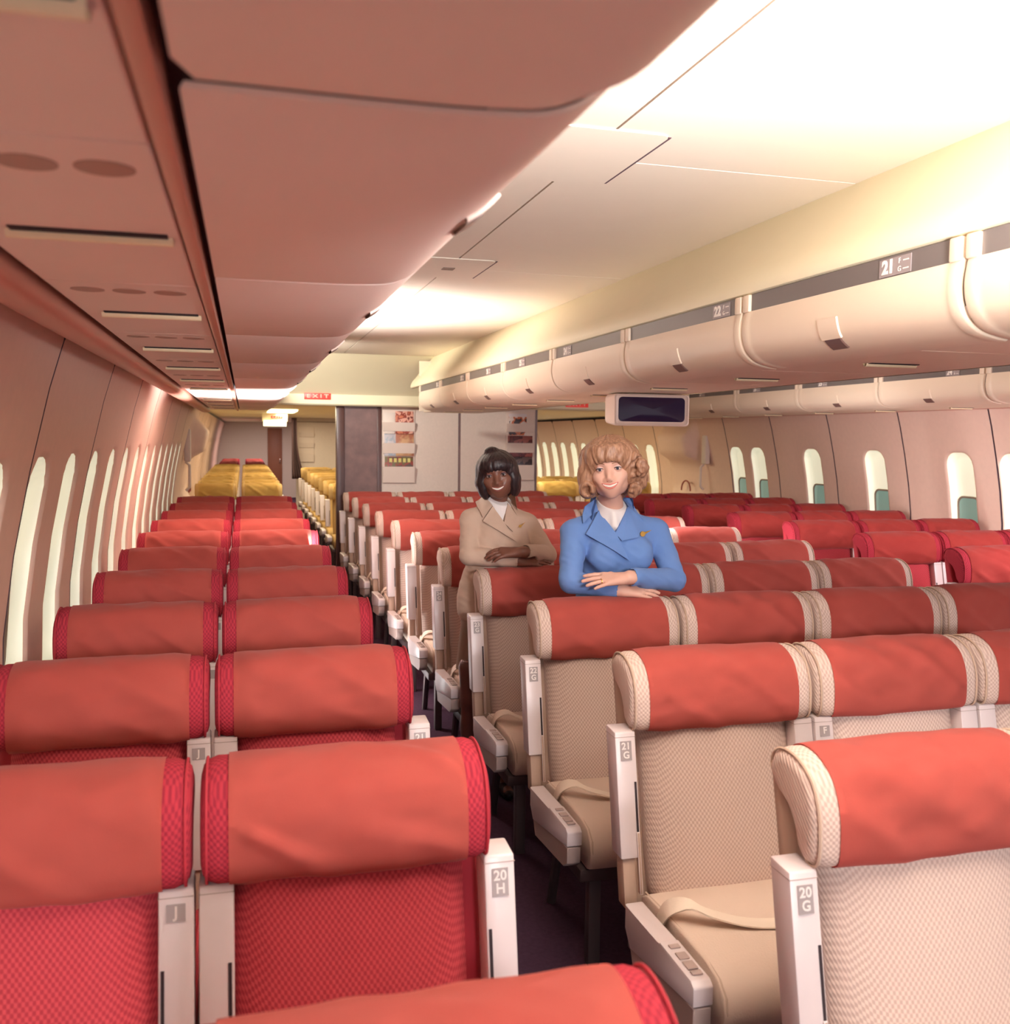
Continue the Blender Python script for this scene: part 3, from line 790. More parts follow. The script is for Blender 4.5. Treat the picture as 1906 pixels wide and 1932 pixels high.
def make_seat(style, rest=True):
    fab, pipe, cov, top, shell = {'beige': ('beige', 'beige_pipe', 'cover', 'beige_plain', 'shell_beige'), 'red': ('red', 'red_pipe', 'cover', 'red', 'red_pipe'), 'tan': ('tan', 'tan_pipe', 'cover_y', 'tan', 'shell_beige')}[style]
    t = bpy.data.objects.new('airline_seat', None); C.objects.link(t); t.empty_display_size = .1
    # backrest cushion
    bm = BM(); loops = []
    for z, wd, th in ((.44, .2, .03), (.46, .215, .05), (.5, .222, .058), (.62, .224, .064), (.75, .224, .06), (.88, .224, .056), (1.0, .222, .05), (1.04, .21, .03)):
        pts = []; nn = 14
        for k in range(nn+1):
            x = -wd+2*wd*k/nn; e = 1-abs(x/wd)**6
            pts.append((x, -th*(.35+.65*e)-.012*(1-(x/wd)**2), z))
        for k in range(nn+1):
            pts.append((wd-2*wd*k/nn, .03, z))
        loops.append(pts)
    loft(bm, loops); shear(bm.verts, .22, .5, -.135)
    obj('backrest', bm, fab, t, angle=60)
    # back shell
    bm = BM(); vs = box(bm, -.266, .266, .008, .062, .42, 1.085, .02, 3); shear(vs, .22, .5, -.135)
    sh = obj('back_shell', bm, shell, t)
    # headrest with piping, and its cloth
    bm = BM(); bolster(bm); h = obj('headrest', bm, 'red_deep' if style == 'red' else fab, t, angle=60)
    for sgn in (-1, 1):
        bm = BM(); tube(bm, [(sgn*(BW-.011), BC[0]+(p[0]-BC[0])*.975, BC[1]+(p[1]-BC[1])*.975) for p in BOL], .0032, 5, closed=True)
        obj('piping', bm, pipe, h)
    cv = obj('headrest_cover', cover_bm(1), cov, t, angle=70)
    # seat cushion
    bm = BM(); loops = []
    for x, s in ((-.25, .9), (-.247, .96), (-.238, 1), (-.1, 1.02), (0, 1.025), (.1, 1.02), (.238, 1), (.247, .96), (.25, .9)):
        prof = [(-.17, .40), (-.17, .48), (-.2, .497), (-.3, .503), (-.42, .505), (-.54, .503), (-.6, .49), (-.632, .462), (-.64, .42), (-.632, .37), (-.6, .355), (-.4, .36)]
        loops.append([(x, p[0] if s > .99 else -.4+(p[0]+.4)*(.97+.03*s), .43+(p[1]-.43)*s) for p in prof])
    loft(bm, loops); cu = obj('seat_cushion', bm, top, t, angle=60)
    for sgn in (-1, 1):
        bm = BM()
        tube(bm, [(sgn*.243, y, z) for y, z in ((-.18, .492), (-.3, .499), (-.42, .5), (-.54, .498), (-.6, .486), (-.632, .458), (-.637, .42))], .0035, 5)
        obj('piping', bm, pipe, cu)
    # frame and legs
    bm = BM(); box(bm, -.27, .27, -.6, -.12, .31, .355, .01); obj('seat_frame', bm, 'frame', t)
    for sgn in (-1, 1):
        bm = BM(); box(bm, sgn*.2-.02, sgn*.2+.02, -.55, -.51, 0, .31, .004); obj('leg', bm, 'frame', t)
        bm = BM(); tube(bm, [(sgn*.2, -.1, 0), (sgn*.2, -.2, .32)], .018, 8); obj('leg', bm, 'frame', t)
    return t
ARM = {}
def armrest_data():
    """folded-up armrest beside the backrest: post with slot; bracket under it"""
    bm = BM(); vs = box(bm, -.03, .03, -.032, .036, .592, .922, .005, 2)
    for v in vs: v.co.z += .004 if (v.co.z > .9 and v.co.y > 0) else 0
    box(bm, .0195, .0255, -.0335, -.02, .615, .79, 0, mi=1)
    box(bm, -.0305, .0305, -.0325, .0365, .9075, .909, 0, mi=2)
    shear(bm.verts, .2, .92, -.085)
    return bm
def bracket_data():
    bm = BM(); vs = box(bm, -.022, .016, -.02, .03, .46, .6, .006); shear(vs, .2, .92, -.085)
    vs = box(bm, .018, .027, -.036, -.02, .5, .66, .002, mi=1); shear(vs, .2, .92, -.085)
    return bm
def console_data():
    bm = BM()
    side = [(-.245, .505), (-.45, .503), (-.46, .513), (-.625, .511), (-.642, .5), (-.642, .455), (-.28, .40), (-.245, .44)]
    loft(bm, [[(x, p[0], p[1]) for p in side] for x in (-.025, .025)])
    es = list(bm.edges); bmesh.ops.bevel(bm, geom=es, offset=.004, segments=2, affect='EDGES', profile=.5)
    return bm
def console_low():
    bm = BM(); side = [(-.27, .41), (-.64, .452), (-.64, .40), (-.60, .375), (-.30, .35)]
    loft(bm, [[(x, p[0], p[1]) for p in side] for x in (-.022, .022)])
    bmesh.ops.bevel(bm, geom=list(bm.edges), offset=.003, segments=1, affect='EDGES', profile=.5)
    return bm
def console_buttons():
    out = []
    for k, (y, l) in enumerate(((-.485, .012), (-.525, .02), (-.565, .024), (-.60, .012))):
        bm = BM(); box(bm, -.012, .014, y-l, y+l*.4, .5125, .5165, .0015); out.append(bm)
    return out
def belt_data():
    bm = BM()
    P = smooth_poly([(-.258, -.30, .47), (-.25, -.335, .525), (-.215, -.375, .55), (-.165, -.405, .534), (-.08, -.435, .516), (.02, -.452, .512), (.12, -.458, .512), (.2, -.455, .512)], 4, False)
    W = .023; L = []
    for i, p in enumerate(P):
        f = i/(len(P)-1); a = P[max(0, i-1)]; b = P[min(len(P)-1, i+1)]; tg = (b-a).normalized()
        side = Vector((.1, .9*min(1, .25+f*2.2), .45*max(0, 1-f*3))).normalized(); side = (side-tg*side.dot(tg)).normalized()
        nrm = tg.cross(side)
        L.append([p+side*W+nrm*.002, p-side*W+nrm*.002, p-side*W-nrm*.002, p+side*W-nrm*.002])
    loft(bm, L)
    return bm
def buckle_data():
    bm = BM(); box(bm, .17, .225, -.482, -.43, .51, .523, .004); return bm
def mesh_of(name, bm, mats, angle=40):
    o = obj(name, bm, mats, angle=angle); me = o.data; bpy.data.objects.remove(o); return me
ME = dict(arm=mesh_of('armrest', armrest_data(), ['plastic', 'dark', 'plastic_dk']), bracket=mesh_of('armrest_bracket', bracket_data(), ['shell_beige', 'plastic']),
          console=mesh_of('armrest_console', console_data(), 'plastic'), low=mesh_of('console_base', console_low(), 'plastic_dk'),
          belt=mesh_of('seat_belt', belt_data(), 'belt', 60), buckle=mesh_of('buckle', buckle_data(), 'metal'))
ME['btn'] = [mesh_of('control_button', b, 'plastic_dk') for b in console_buttons()]
COV = {}
def child(name, me, par, loc=(0, 0, 0), sx=1):
    o = bpy.data.objects.new(name, me); C.objects.link(o); o.parent = par; o.location = loc
    if sx != 1: o.scale = (sx, 1, 1)
    return o
PROTO = {}
for st in ('beige', 'red', 'tan'):
    PROTO[st] = make_seat(st)
    for k in range(5): COV[st, k] = mesh_of('headrest_cover', cover_bm(2.3+k*1.9+len(st)), 'cover_y' if st == 'tan' else 'cover', 70)
for k in range(5): COV['red_r', k] = mesh_of('headrest_cover', cover_bm(4.7+k*2.1), 'cover_r', 70)
USED = set()
def place_seat(style, x0, x1, y, label, group, arms='LR', aisle=None, tagtxt=None, tagside=None, belt=False, near=True, lean=0):
    root = PROTO[style]
    if style not in USED:
        USED.add(style); r = root
    else:
        r = root.copy(); C.objects.link(r)
        for ch in root.children:
            if ch.name.split('.')[0] in ('armrest', 'seat_belt', 'armrest_console', 'armrest_bracket'): continue
            if not near and ch.name.split('.')[0] == 'back_shell': continue
            c = ch.copy(); C.objects.link(c); c.parent = r
            if near:
                for g in ch.children:
                    d = g.copy(); C.objects.link(d); d.parent = c
    for c in r.children:
        if c.name.split('.')[0] == 'headrest_cover': c.data = COV['red_r' if 'right block' in group else style, random.randrange(5)]
    r.location = ((x0+x1)/2, y, 0); sc = (x1-x0-.014)/(2*BW); r.scale = (sc, 1, 1)
    tag(r, label, 'seat', group)
    hw = (x1-x0)/2
    for sd in 'LR':
        if sd not in arms: continue
        s = -1 if sd == 'L' else 1
        xa = s*((hw+.008) if aisle == sd else (hw-.034))/sc
        a = child('armrest', ME['arm'], r, (xa, 0, 0), (-s)/sc)
        if near: child('armrest_bracket', ME['bracket'], r, (xa, 0, 0), (-s)/sc)
        if aisle == sd:
            co = child('armrest_console', ME['console'], r, (s*(hw+.026)/sc, 0, 0), 1/sc)
            if near:
                child('console_base', ME['low'], co)
                for b in ME['btn']: child('control_button', b, co)
        if tagtxt and tagside == sd:
            bm = BM(); h = .052 if '\n' in tagtxt else .03
            vs = box(bm, -.016, .016, -.0012, 0, -h, 0, mi=0)
            for k, ln in enumerate(tagtxt.split('\n')):
                tb = text_bm(ln, .026, .0004, bold=.0006)
                add_bm(bm, tb, Matrix.Translation((0, -.0016, -.014-.024*k)) @ Matrix.Rotation(PI/2, 4, 'X'), 1)
            ang = math.atan(.2)
            R = Matrix.Translation((0, -.085-.033+(.898-.92)*.2, .898)) @ Matrix.Rotation(-ang, 4, 'X')
            bm.transform(Matrix.Diagonal((-s, 1, 1, 1)) if False else Matrix.Identity(4)); bm.transform(R)
            tg = obj('row_tag', bm, ['tag', 'tag_text'], a, smooth=False)
            tg.scale = (-s, 1, 1)          # undo the mirror of the right-hand armrest
    if belt:
        b = child('seat_belt', ME['belt'], r); child('buckle', ME['buckle'], b)
    return r
# left pair block: rows counted from the one nearest the camera
LX = (-.637, -.0894, .4562); LY = 1.8263; PITCH = .864
for k in range(-1, 10):
    y = LY+PITCH*k+(.03 if k == 9 else 0)
    o = ORD[k+1]
    for s in (0, 1):
        if k == -1 and s == 0: continue
        pos = ('red window seat under the left wall' if s == 0 else 'red aisle seat of the left pair')
        lab = 'red seat closest to the camera at the bottom edge, out of focus' if k == -1 else '%s, in the %s row from the camera' % (pos, o)
        tt = None
        if k <= 3: tt = ('%d\nH' % (20+k)) if s == 1 else 'J'
        place_seat('red', LX[s], LX[s+1], y, lab, 'red seats of the left block', 'LR' if s else 'R', 'R' if s else None, tt, 'R')
# centre block of four
CXS = (1.0043, 1.582, 2.1544, 2.7496, 3.292); CY = 1.6231
seatname = ('beige seat with orange cloth at the left aisle', 'beige seat with orange cloth, second from the left aisle', 'beige seat with orange cloth, third from the left aisle', 'beige seat with orange cloth at the far right aisle')
for k in range(0, 11):
    y = CY+PITCH*k
    for s in range(4):
        if (k == 0 and s > 0) or (k == 1 and s > 2): continue
        lab = seatname[s]+', %s row of the middle block' % ORD[k]
        if k == 2 and s == 0: lab = 'beige aisle seat that the woman in blue leans her arms on'
        if k == 3 and s == 0: lab = 'beige aisle seat that the dark-haired woman leans her arms on'
        tt = None
        if k <= 4: tt = '%d\nG' % (20+k) if s == 0 else 'FED'[s-1]
        place_seat('beige', CXS[s], CXS[s+1], y, lab, 'beige seats of the middle block', 'LR', {0: 'L', 3: 'R'}.get(s), tt, 'L' if s < 2 else 'R', belt=(s == 0 or k < 2))
# right block of three
TX = (3.9, 4.4995, 5.0355, 5.582); TY = 4.5872
for k in range(0, 7):
    y = TY+PITCH*k
    for s in range(3):
        if (k == 0 and s > 0): continue
        nm = ('red aisle seat of the right triple', 'red middle seat of the right triple', 'red window seat of the right triple')[s]
        place_seat('red', TX[s], TX[s+1], y, nm+', %s row from the right edge' % ORD[k], 'red seats of the right block', 'LR', 'L' if s == 0 else None)
# mustard seats of the cabin beyond
for k in range(10):
    y = 12.25+PITCH*k
    for s in (0, 1):
        place_seat('tan', LX[s]+.04, LX[s+1], y, 'mustard %s seat beyond the left doorway, %s row there' % (('window', 'aisle')[s], ORD[k]), 'mustard seats beyond the left doorway', 'R' if s == 0 else 'LR', 'R' if s else None, near=False)
for k in range(8):
    y = 12.15+PITCH*k
    for s in (0, 1):
        place_seat('tan', CXS[s], CXS[s+1], y, 'mustard seat right of the far aisle, %s row behind the dark doorpost%s' % (ORD[k], ', inner one' if s else ''), 'mustard seats behind the bulkhead', 'LR', 'L' if s == 0 else None, near=False)
for k in range(3):
    y = 12.6+PITCH*k
    for s in (0, 1, 2):
        place_seat('tan', TX[s], TX[s+1], y, 'mustard %s seat beyond the bulkhead on the right, %s row' % (('aisle', 'middle', 'window')[s], ORD[k]), 'mustard seats on the far right', 'LR', near=False)
for k in range(5):
    y = 21.3+PITCH*k
    for s in (0, 1):
        place_seat('red', LX[s]+.1, LX[s+1]-.02, y, 'tiny red %s seat at the far end of the left aisle, %s row there' % (('window', 'aisle')[s], ORD[k]), 'distant red seats', 'R' if s == 0 else 'LR', near=False)
#@@PEOPLE
# ------------------------------------------------------------------ people: smooth bodies from blended distance fields
class Field:
    def __init__(s, lo, hi, h):
        s.lo = np.array(lo, float); s.h = h
        s.n = np.ceil((np.array(hi)-s.lo)/h).astype(int)+1
        s.D = np.full(s.n, .08, np.float32); s.frame(); s.tag = None
    def frame(s, O=(0, 0, 0), R=None):
        s.O = np.array(O, float); s.R = np.eye(3) if R is None else np.array(R)
        return s
    def w(s, p): return s.O+s.R @ np.array(p, float)
    def _slice(s, lo, hi):
        a = np.clip(np.floor((lo-s.lo)/s.h).astype(int), 0, s.n-1); b = np.clip(np.ceil((hi-s.lo)/s.h).astype(int)+1, 1, s.n)
        if (b <= a).any(): return None, None
        g = [s.lo[i]+s.h*np.arange(a[i], b[i]) for i in range(3)]
        X, Y, Z = np.meshgrid(*g, indexing='ij'); X = X-s.O[0]; Y = Y-s.O[1]; Z = Z-s.O[2]
        P = [(s.R[0, i]*X+s.R[1, i]*Y+s.R[2, i]*Z).astype(np.float32) for i in range(3)]
        return tuple(slice(a[i], b[i]) for i in range(3)), P
    def _apply(s, pts, rad, k, fn, sub):
        W = np.array([s.w(p) for p in pts]); m = rad+max(k, .0)+.012
        sl, P = s._slice(W.min(0)-m, W.max(0)+m)
        if sl is None: return s
        d = fn(*P); o = s.D[sl]
        if sub: d = -d; hh = np.maximum(k-np.abs(o-d), 0)/max(k, 1e-6); s.D[sl] = np.maximum(o, d)+hh*hh*k/4
        else: hh = np.maximum(k-np.abs(o-d), 0)/max(k, 1e-6); s.D[sl] = np.minimum(o, d)-hh*hh*k/4
        return s
    def ell(s, c, r, k=.01, sub=False, rot=None):
        if np.isscalar(r): r = (r, r, r)
        def fn(x, y, z):
            x = x-c[0]; y = y-c[1]; z = z-c[2]
            if rot:
                ax, an = rot; ca, sa = math.cos(an), math.sin(an)
                if ax == 'X': y, z = ca*y+sa*z, -sa*y+ca*z
                if ax == 'Y': x, z = ca*x-sa*z, sa*x+ca*z
                if ax == 'Z': x, y = ca*x+sa*y, -sa*x+ca*y
            k0 = np.sqrt((x/r[0])**2+(y/r[1])**2+(z/r[2])**2); k1 = np.sqrt((x/r[0]**2)**2+(y/r[1]**2)**2+(z/r[2]**2)**2)
            return k0*(k0-1)/np.maximum(k1, 1e-5)
        return s._apply([c], max(r), k, fn, sub)
    def cone(s, a, b, ra, rb, k=.01, sub=False, flat=None):
        a = np.array(a, float); b = np.array(b, float); ab = b-a; L2 = ab @ ab
        def fn(x, y, z):
            px, py, pz = x-a[0], y-a[1], z-a[2]
            t = np.clip((px*ab[0]+py*ab[1]+pz*ab[2])/L2, 0, 1)
            return np.sqrt((px-t*ab[0])**2+(py-t*ab[1])**2+(pz-t*ab[2])**2)-(ra+(rb-ra)*t)
        return s._apply([a, b], max(ra, rb), k, fn, sub)
    def chain(s, pts, rs, k=.01, kj=.008):
        for p, q, r1, r2 in zip(pts, pts[1:], rs, rs[1:]): s.cone(p, q, r1, r2, k)
        return s
    def cut(s, p, nrm, k=0):
        """remove the side of the plane the normal points to (whole grid)"""
        g = [(s.lo[i]+s.h*np.arange(s.n[i])).astype(np.float32) for i in range(3)]
        d = (g[0]-p[0])[:, None, None]*nrm[0]+(g[1]-p[1])[None, :, None]*nrm[1]+(g[2]-p[2])[None, None, :]*nrm[2]
        s.D = np.maximum(s.D, d.astype(np.float32)); return s
    def prism(s, poly, ymax):
        """remove a prism along y (x,z polygon, convex) in front of ymax"""
        g = [(s.lo[i]+s.h*np.arange(s.n[i])).astype(np.float32) for i in range(3)]
        X = g[0][:, None]; Z = g[2][None, :]; d = None; area = 0
        for (x0, z0), (x1, z1) in zip(poly, poly[1:]+poly[:1]): area += x0*z1-x1*z0
        sg = 1 if area > 0 else -1
        for (x0, z0), (x1, z1) in zip(poly, poly[1:]+poly[:1]):
            l = math.hypot(x1-x0, z1-z0); e = sg*((X-x0)*(z1-z0)-(Z-z0)*(x1-x0))/l
            d = e if d is None else np.maximum(d, e)
        d = np.maximum(d[:, None, :], (g[1]-ymax)[None, :, None])
        s.D = np.maximum(s.D, -d.astype(np.float32)); return s
    def mesh(s, name, smooth=2):
        D = s.D; D = np.pad(D, 1, constant_values=.08); S_ = D < 0; n = np.array(D.shape)
        cs = np.zeros(n-1, np.int8)
        for i in (0, 1):
            for j in (0, 1):
                for k in (0, 1): cs += S_[i:n[0]-1+i, j:n[1]-1+j, k:n[2]-1+k]
        act = np.argwhere((cs > 0) & (cs < 8)); idx = np.full(n-1, -1, np.int32); idx[tuple(act.T)] = np.arange(len(act))
        acc = np.zeros((len(act), 3)); cnt = np.zeros(len(act))
        corner = [(i, j, k) for i in (0, 1) for j in (0, 1) for k in (0, 1)]
        val = {c: D[act[:, 0]+c[0], act[:, 1]+c[1], act[:, 2]+c[2]] for c in corner}
        for c in corner:
            for ax in range(3):
                if c[ax]: continue
                e = list(c); e[ax] = 1; e = tuple(e); a, b = val[c], val[e]; m = (a < 0) != (b < 0)
                t = np.where(m, a/np.where(m, a-b, 1), 0); p = np.tile(np.array(c, float), (len(act), 1)); p[:, ax] += t
                acc[m] += p[m]; cnt[m] += 1
        V = (act+acc/cnt[:, None]-1)*s.h+s.lo
        quads = []
        for ax in range(3):
            o1, o2 = [(1, 2), (2, 0), (0, 1)][ax]
            sl0 = [slice(1, -1)]*3; sl1 = [slice(1, -1)]*3; sl0[ax] = slice(0, -1); sl1[ax] = slice(1, None)
            a = S_[tuple(sl0)]; b = S_[tuple(sl1)]; E_ = np.argwhere(a != b); fl = a[tuple(E_.T)]
            off = np.ones(3, int); off[ax] = 0; E_ = E_+off
            def cell(d1, d2):
                q = E_.copy(); q[:, o1] -= d1; q[:, o2] -= d2; return idx[q[:, 0], q[:, 1], q[:, 2]]
            q = np.stack([cell(1, 1), cell(0, 1), cell(0, 0), cell(1, 0)], 1)
            q[~fl] = q[~fl][:, ::-1]; quads.append(q)
        Q = np.concatenate(quads)
        if smooth:                                       # light neighbour averaging
            ed = np.concatenate([Q[:, [0, 1]], Q[:, [1, 2]], Q[:, [2, 3]], Q[:, [3, 0]]])
            for it in range(smooth):
                sm = np.zeros_like(V); ct = np.zeros(len(V))
                np.add.at(sm, ed[:, 0], V[ed[:, 1]]); np.add.at(ct, ed[:, 0], 1)
                np.add.at(sm, ed[:, 1], V[ed[:, 0]]); np.add.at(ct, ed[:, 1], 1)
                V = V*.45+.55*sm/ct[:, None]
        me = bpy.data.meshes.new(name); me.from_pydata(V.tolist(), [], Q.tolist()); me.update(); me.shade_smooth()
        return me
def put(name, me, mat, par):
    me.materials.append(MT[mat] if isinstance(mat, str) else mat)
    o = bpy.data.objects.new(name, me); C.objects.link(o)
    o.parent = par; o.matrix_parent_inverse = Matrix.Translation(-Vector(par.location)); return o
def put_bm(name, bm, mat, par, **k):
    bmesh.ops.translate(bm, verts=bm.verts, vec=-Vector(par.location)); return obj(name, bm, mat, par, **k)
def headR(yaw, roll, pitch=0):
    return np.array(Matrix.Rotation(yaw, 3, 'Z') @ Matrix.Rotation(roll, 3, 'Y') @ Matrix.Rotation(pitch, 3, 'X'))
EYX, EYY, EYZ = .0335, -.074, .015
def add_head(f, H, R, jaw=1., lip=1.):
    f.frame(H, R)
    f.ell((0, .012, .04), (.072, .09, .082), .012)
    f.ell((0, -.035, -.020), (.0655, .055, .075), .03)
    f.ell((0, -.066, -.080), (.021, .021, .019), .028)
    for s in (-1, 1):
        f.ell((s*.035, -.025, -.054), (.023, .035, .026), .025)
        f.ell((s*.043, -.062, -.014), (.021, .02, .018), .02)
        f.ell((s*.035, -.076, -.027), (.014, .013, .014), .014)
    f.ell((0, -.077, .035), (.05, .014, .011), .012)
    for s in (-1, 1): f.ell((s*.034, -.1, .016), (.019, .017, .0125), .012, sub=True)
    f.cone((0, -.079, .022), (0, -.103, -.0180), .0085, .0112, .014)
    for s in (-1, 1): f.ell((s*.0135, -.092, -.0225), (.0082, .009, .0068), .006)
    for s in (-1, 1):
        f.ell((s*EYX, EYY, EYZ), .0148, .004)
        # eye opening
        f.frame(H, R)
    f.ell((0, -.080, -.048), (.036, .02, .024), .025)                 # muzzle
def face_parts(par, bme, H, R, skin, lipc, irisc, browc, shadow, teethc='teeth', brow_w=.0016):
    Rm = Matrix([list(r) for r in R]); T = Matrix.Translation(Vector(H)) @ Rm.to_4x4()
    def emit(name, bm, mat, parent=par, **k):
        bm.transform(T); bmesh.ops.translate(bm, verts=bm.verts, vec=-Vector(par.location)); return obj(name, bm, mat, parent, **k)
    bv0 = bvh_of(bme); T_i = T.inverted(); dw = T.to_3x3() @ Vector((0, 1, 0))
    def onf(x, z):
        h = bv0.ray_cast(T @ Vector((x, -.2, z)), dw)[0]
        return T_i @ h if h else Vector((x, -.085, z))
    for s in (-1, 1):
        bm = BM(); c = Vector((s*EYX, EYY, EYZ))
        # visible almond of the eyeball, lying on a sphere just proud of the lid
        n = 18; ring = []
        def on(x, z, rr=.0153): return c+Vector((x, -math.sqrt(max(1e-8, rr*rr-x*x-z*z)), z))
        up_ = lambda u: .0048*math.sqrt(max(0, 1-u*u))*(1.0); dn = lambda u: -.0042*math.sqrt(max(0, 1-u*u))
        for k in range(n): u = -1+2*k/n; ring.append(on(.0128*u, up_(u)))
        for k in range(n): u = 1-2*k/n; ring.append(on(.0128*u, dn(u)))
        vs = [bm.verts.new(p) for p in ring]; ctr = bm.verts.new(on(0, 0, .0156))
        for i in range(len(vs)): bm.faces.new((vs[i], vs[(i+1) % len(vs)], ctr))
        e = emit('eye', bm, 'eye_white')
        bm = BM()
        pts = []
        for k in range(20):
            a = 2*PI*k/20; x, z = .0052*math.cos(a), .0052*math.sin(a); z = max(-.0041, min(.0046, z)); pts.append(bm.verts.new(on(x, z, .0162)))
        ct = bm.verts.new(on(0, 0, .0165))
        for k in range(20): bm.faces.new((pts[k], pts[(k+1) % 20], ct))
        emit('iris', bm, irisc, e)
        bm = BM(); tube(bm, [on(.0135*u, up_(u)+.0006, .016) for u in np.linspace(-1, 1, 13)], [.001+.0011*math.sin(PI*k/12) for k in range(13)], 6); emit('upper_lashes', bm, 'lash', e)
        bm = BM(); tube(bm, [on(.0125*u, dn(u)-.0002, .0157) for u in np.linspace(-1, 1, 11)], .0005, 5); emit('lower_lashes', bm, 'lash', e)
        # shadowed upper lid
        bm = BM(); L = []
        for q in np.linspace(0, 1, 4): L.append([on(.0138*u, (up_(u)+.0012)*(1-q)+(.0105*math.sqrt(max(0, 1-(u*.95)**2))+.0008)*q, .0154) for u in np.linspace(-1, 1, 15)])
        loft(bm, L, closed=False, caps=False); emit('eyelid', bm, shadow, e)
        bm = BM(); pts = [onf(s*(.014+.036*q), .0335+.0055*math.sin(PI*min(1, q*.95+.05))-.004*q*q) for q in np.linspace(0, 1, 10)]
        tube(bm, pts, [brow_w*(.7+.6*math.sin(PI*min(1, q+.15))) for q in np.linspace(0, 1, 10)], 6); emit('eyebrow', bm, browc)
    for s in (-1, 1):
        bm = BM(); bmesh.ops.create_uvsphere(bm, u_segments=10, v_segments=6, radius=.0028, matrix=Matrix.Translation(onf(s*.0072, -.0285)+Vector((0, .0012, 0))) @ Matrix.Diagonal((1.25, .8, .6, 1))); emit('nostril', bm, lipc if 'dark' in skin else 'nostril_shade')
    # a broad smile laid on the surface of the face
    bvf = bvh_of(bme); Ti = T.inverted(); dirw = (T.to_3x3() @ Vector((0, 1, 0)))
    def onface(x, z, off):
        h = bvf.ray_cast(T @ Vector((x, -.2, z)), dirw)[0]
        q = Ti @ h if h else Vector((x, -.095, z)); q.y -= off; return q
    ZC, MW = -.0415, .0315
    zu = lambda u: ZC+.0055*u*u-.0012*math.cos(u*PI*1.5)*max(0, 1-2.5*abs(u)); zl = lambda u: ZC+.0055-.0175*(1-u*u)
    us = np.linspace(-1, 1, 25)
    bm = BM(); loft(bm, [[onface(MW*.97*u, zu(u)*(1-q)+zl(u)*q, .0006) for u in us] for q in (0, .33, .66, 1)], closed=False, caps=False); emit('mouth', bm, 'lash')
    us2 = us*.86
    bm = BM(); loft(bm, [[onface(MW*u, (zu(u)+.0004)*(1-q)+(zl(u)*.78+zu(u)*.22)*q, .0016-.0004*abs(math.cos(u*PI*5))) for u in np.linspace(-.86, .86, 49)] for q in (0, .33, .66, 1)], closed=False, caps=False); emit('teeth', bm, teethc)
    bm = BM(); tube(bm, [onface(MW*u, zu(u)+.0014, .0006) for u in us], [.0008+.0018*(1-u*u) for u in us], 8); emit('upper_lip', bm, lipc)
    bm = BM(); tube(bm, [onface(MW*u, zl(u)-.0020*(1-u*u), .0004) for u in us], [.0008+.0028*(1-u*u) for u in us], 8); emit('lower_lip', bm, lipc)
def add_hand(f, W, d, back, pinky, L=.175, curl=.35, thumb=True, fan=.05, thick=1.):
    """wrist W, finger direction d, back-of-hand normal, side of the little finger"""
    d = Vector(d).normalized(); back = Vector(back); back = (back-d*back.dot(d)).normalized(); s = Vector(pinky); s = (s-d*s.dot(d)-back*s.dot(back)).normalized()
    W = Vector(W); f.frame(); T = thick
    at = lambda a, b, c: tuple(W+d*a+s*b+back*c)
    f.cone(at(-.03, 0, 0), at(.02, 0, 0), .021*T, .022*T, .012)
    for b, e in ((-.024, .082), (-.008, .086), (.008, .082), (.022, .074)):
        f.cone(at(.012, b*.55, 0), at(e, b, .002), .0145*T, .0115*T, .010)
    for (b, base, ln, r, c0) in ((-.027, .082, .070, .0083, .9), (-.009, .086, .078, .0085, 1), (.009, .082, .072, .0081, 1.05), (.026, .074, .056, .0072, 1.15)):
        p = Vector((base, b, .002)); ang = -.06; pts = [p.copy()]; fa = b/.027*fan
        for q, frac in enumerate((.45, .31, .24)):
            ang -= curl*c0*(.6 if q == 0 else .8); step = ln*frac
            p = p+Vector((math.cos(ang)*step*math.cos(fa), math.cos(ang)*step*math.sin(fa), math.sin(ang)*step)); pts.append(p.copy())
        f.chain([at(*q) for q in pts], [r*T, r*.98*T, r*.9*T, r*.78*T], .003)
    if thumb:
        f.chain([at(.018, -.02, -.006), at(.045, -.04, -.014), at(.075, -.046, -.02), at(.098, -.042, -.024)], [.0135*T, .0115*T, .0100*T, .0080*T], .005)
    return at
def patch(par, name, poly, bvh, off, mat, y0, thick=.0055, n=9):
    """cloth flap: polygon in x,z laid on the garment's front surface, with its own thickness"""
    xs = [p[0] for p in poly]; zs = [p[1] for p in poly]
    bm = BM(); vs = [bm.verts.new((p[0], 0, p[1])) for p in poly]; bm.faces.new(vs)
    bmesh.ops.triangulate(bm, faces=bm.faces)
    bmesh.ops.subdivide_edges(bm, edges=bm.edges, cuts=n, use_grid_fill=True)
    bmesh.ops.triangulate(bm, faces=bm.faces)
    last = y0
    for v in bm.verts:
        hit = bvh.ray_cast(Vector((v.co.x, y0-.6, v.co.z)), Vector((0, 1, 0)))
        v.co.y = (hit[0].y if hit[0] else np.nan)
    good = [v for v in bm.verts if v.co.y == v.co.y]
    for v in bm.verts:
        if v.co.y != v.co.y:
            v.co.y = min(good, key=lambda q: (q.co.x-v.co.x)**2+(q.co.z-v.co.z)**2).co.y if good else y0
    for it in range(6):                                  # let the flap bridge hollows
        new = {v: sum(e.other_vert(v).co.y for e in v.link_edges)/len(v.link_edges) for v in bm.verts}
        for v, y in new.items(): v.co.y = min(v.co.y, y)
    for v in bm.verts: v.co.y -= off
    for f_ in bm.faces:
        if f_.normal.y > 0: f_.normal_flip()
    ext = bmesh.ops.extrude_face_region(bm, geom=list(bm.faces))
    bmesh.ops.translate(bm, verts=[v for v in ext['geom'] if isinstance(v, bmesh.types.BMVert)], vec=(0, -thick, 0))
    return put_bm(name, bm, mat, par, angle=35)
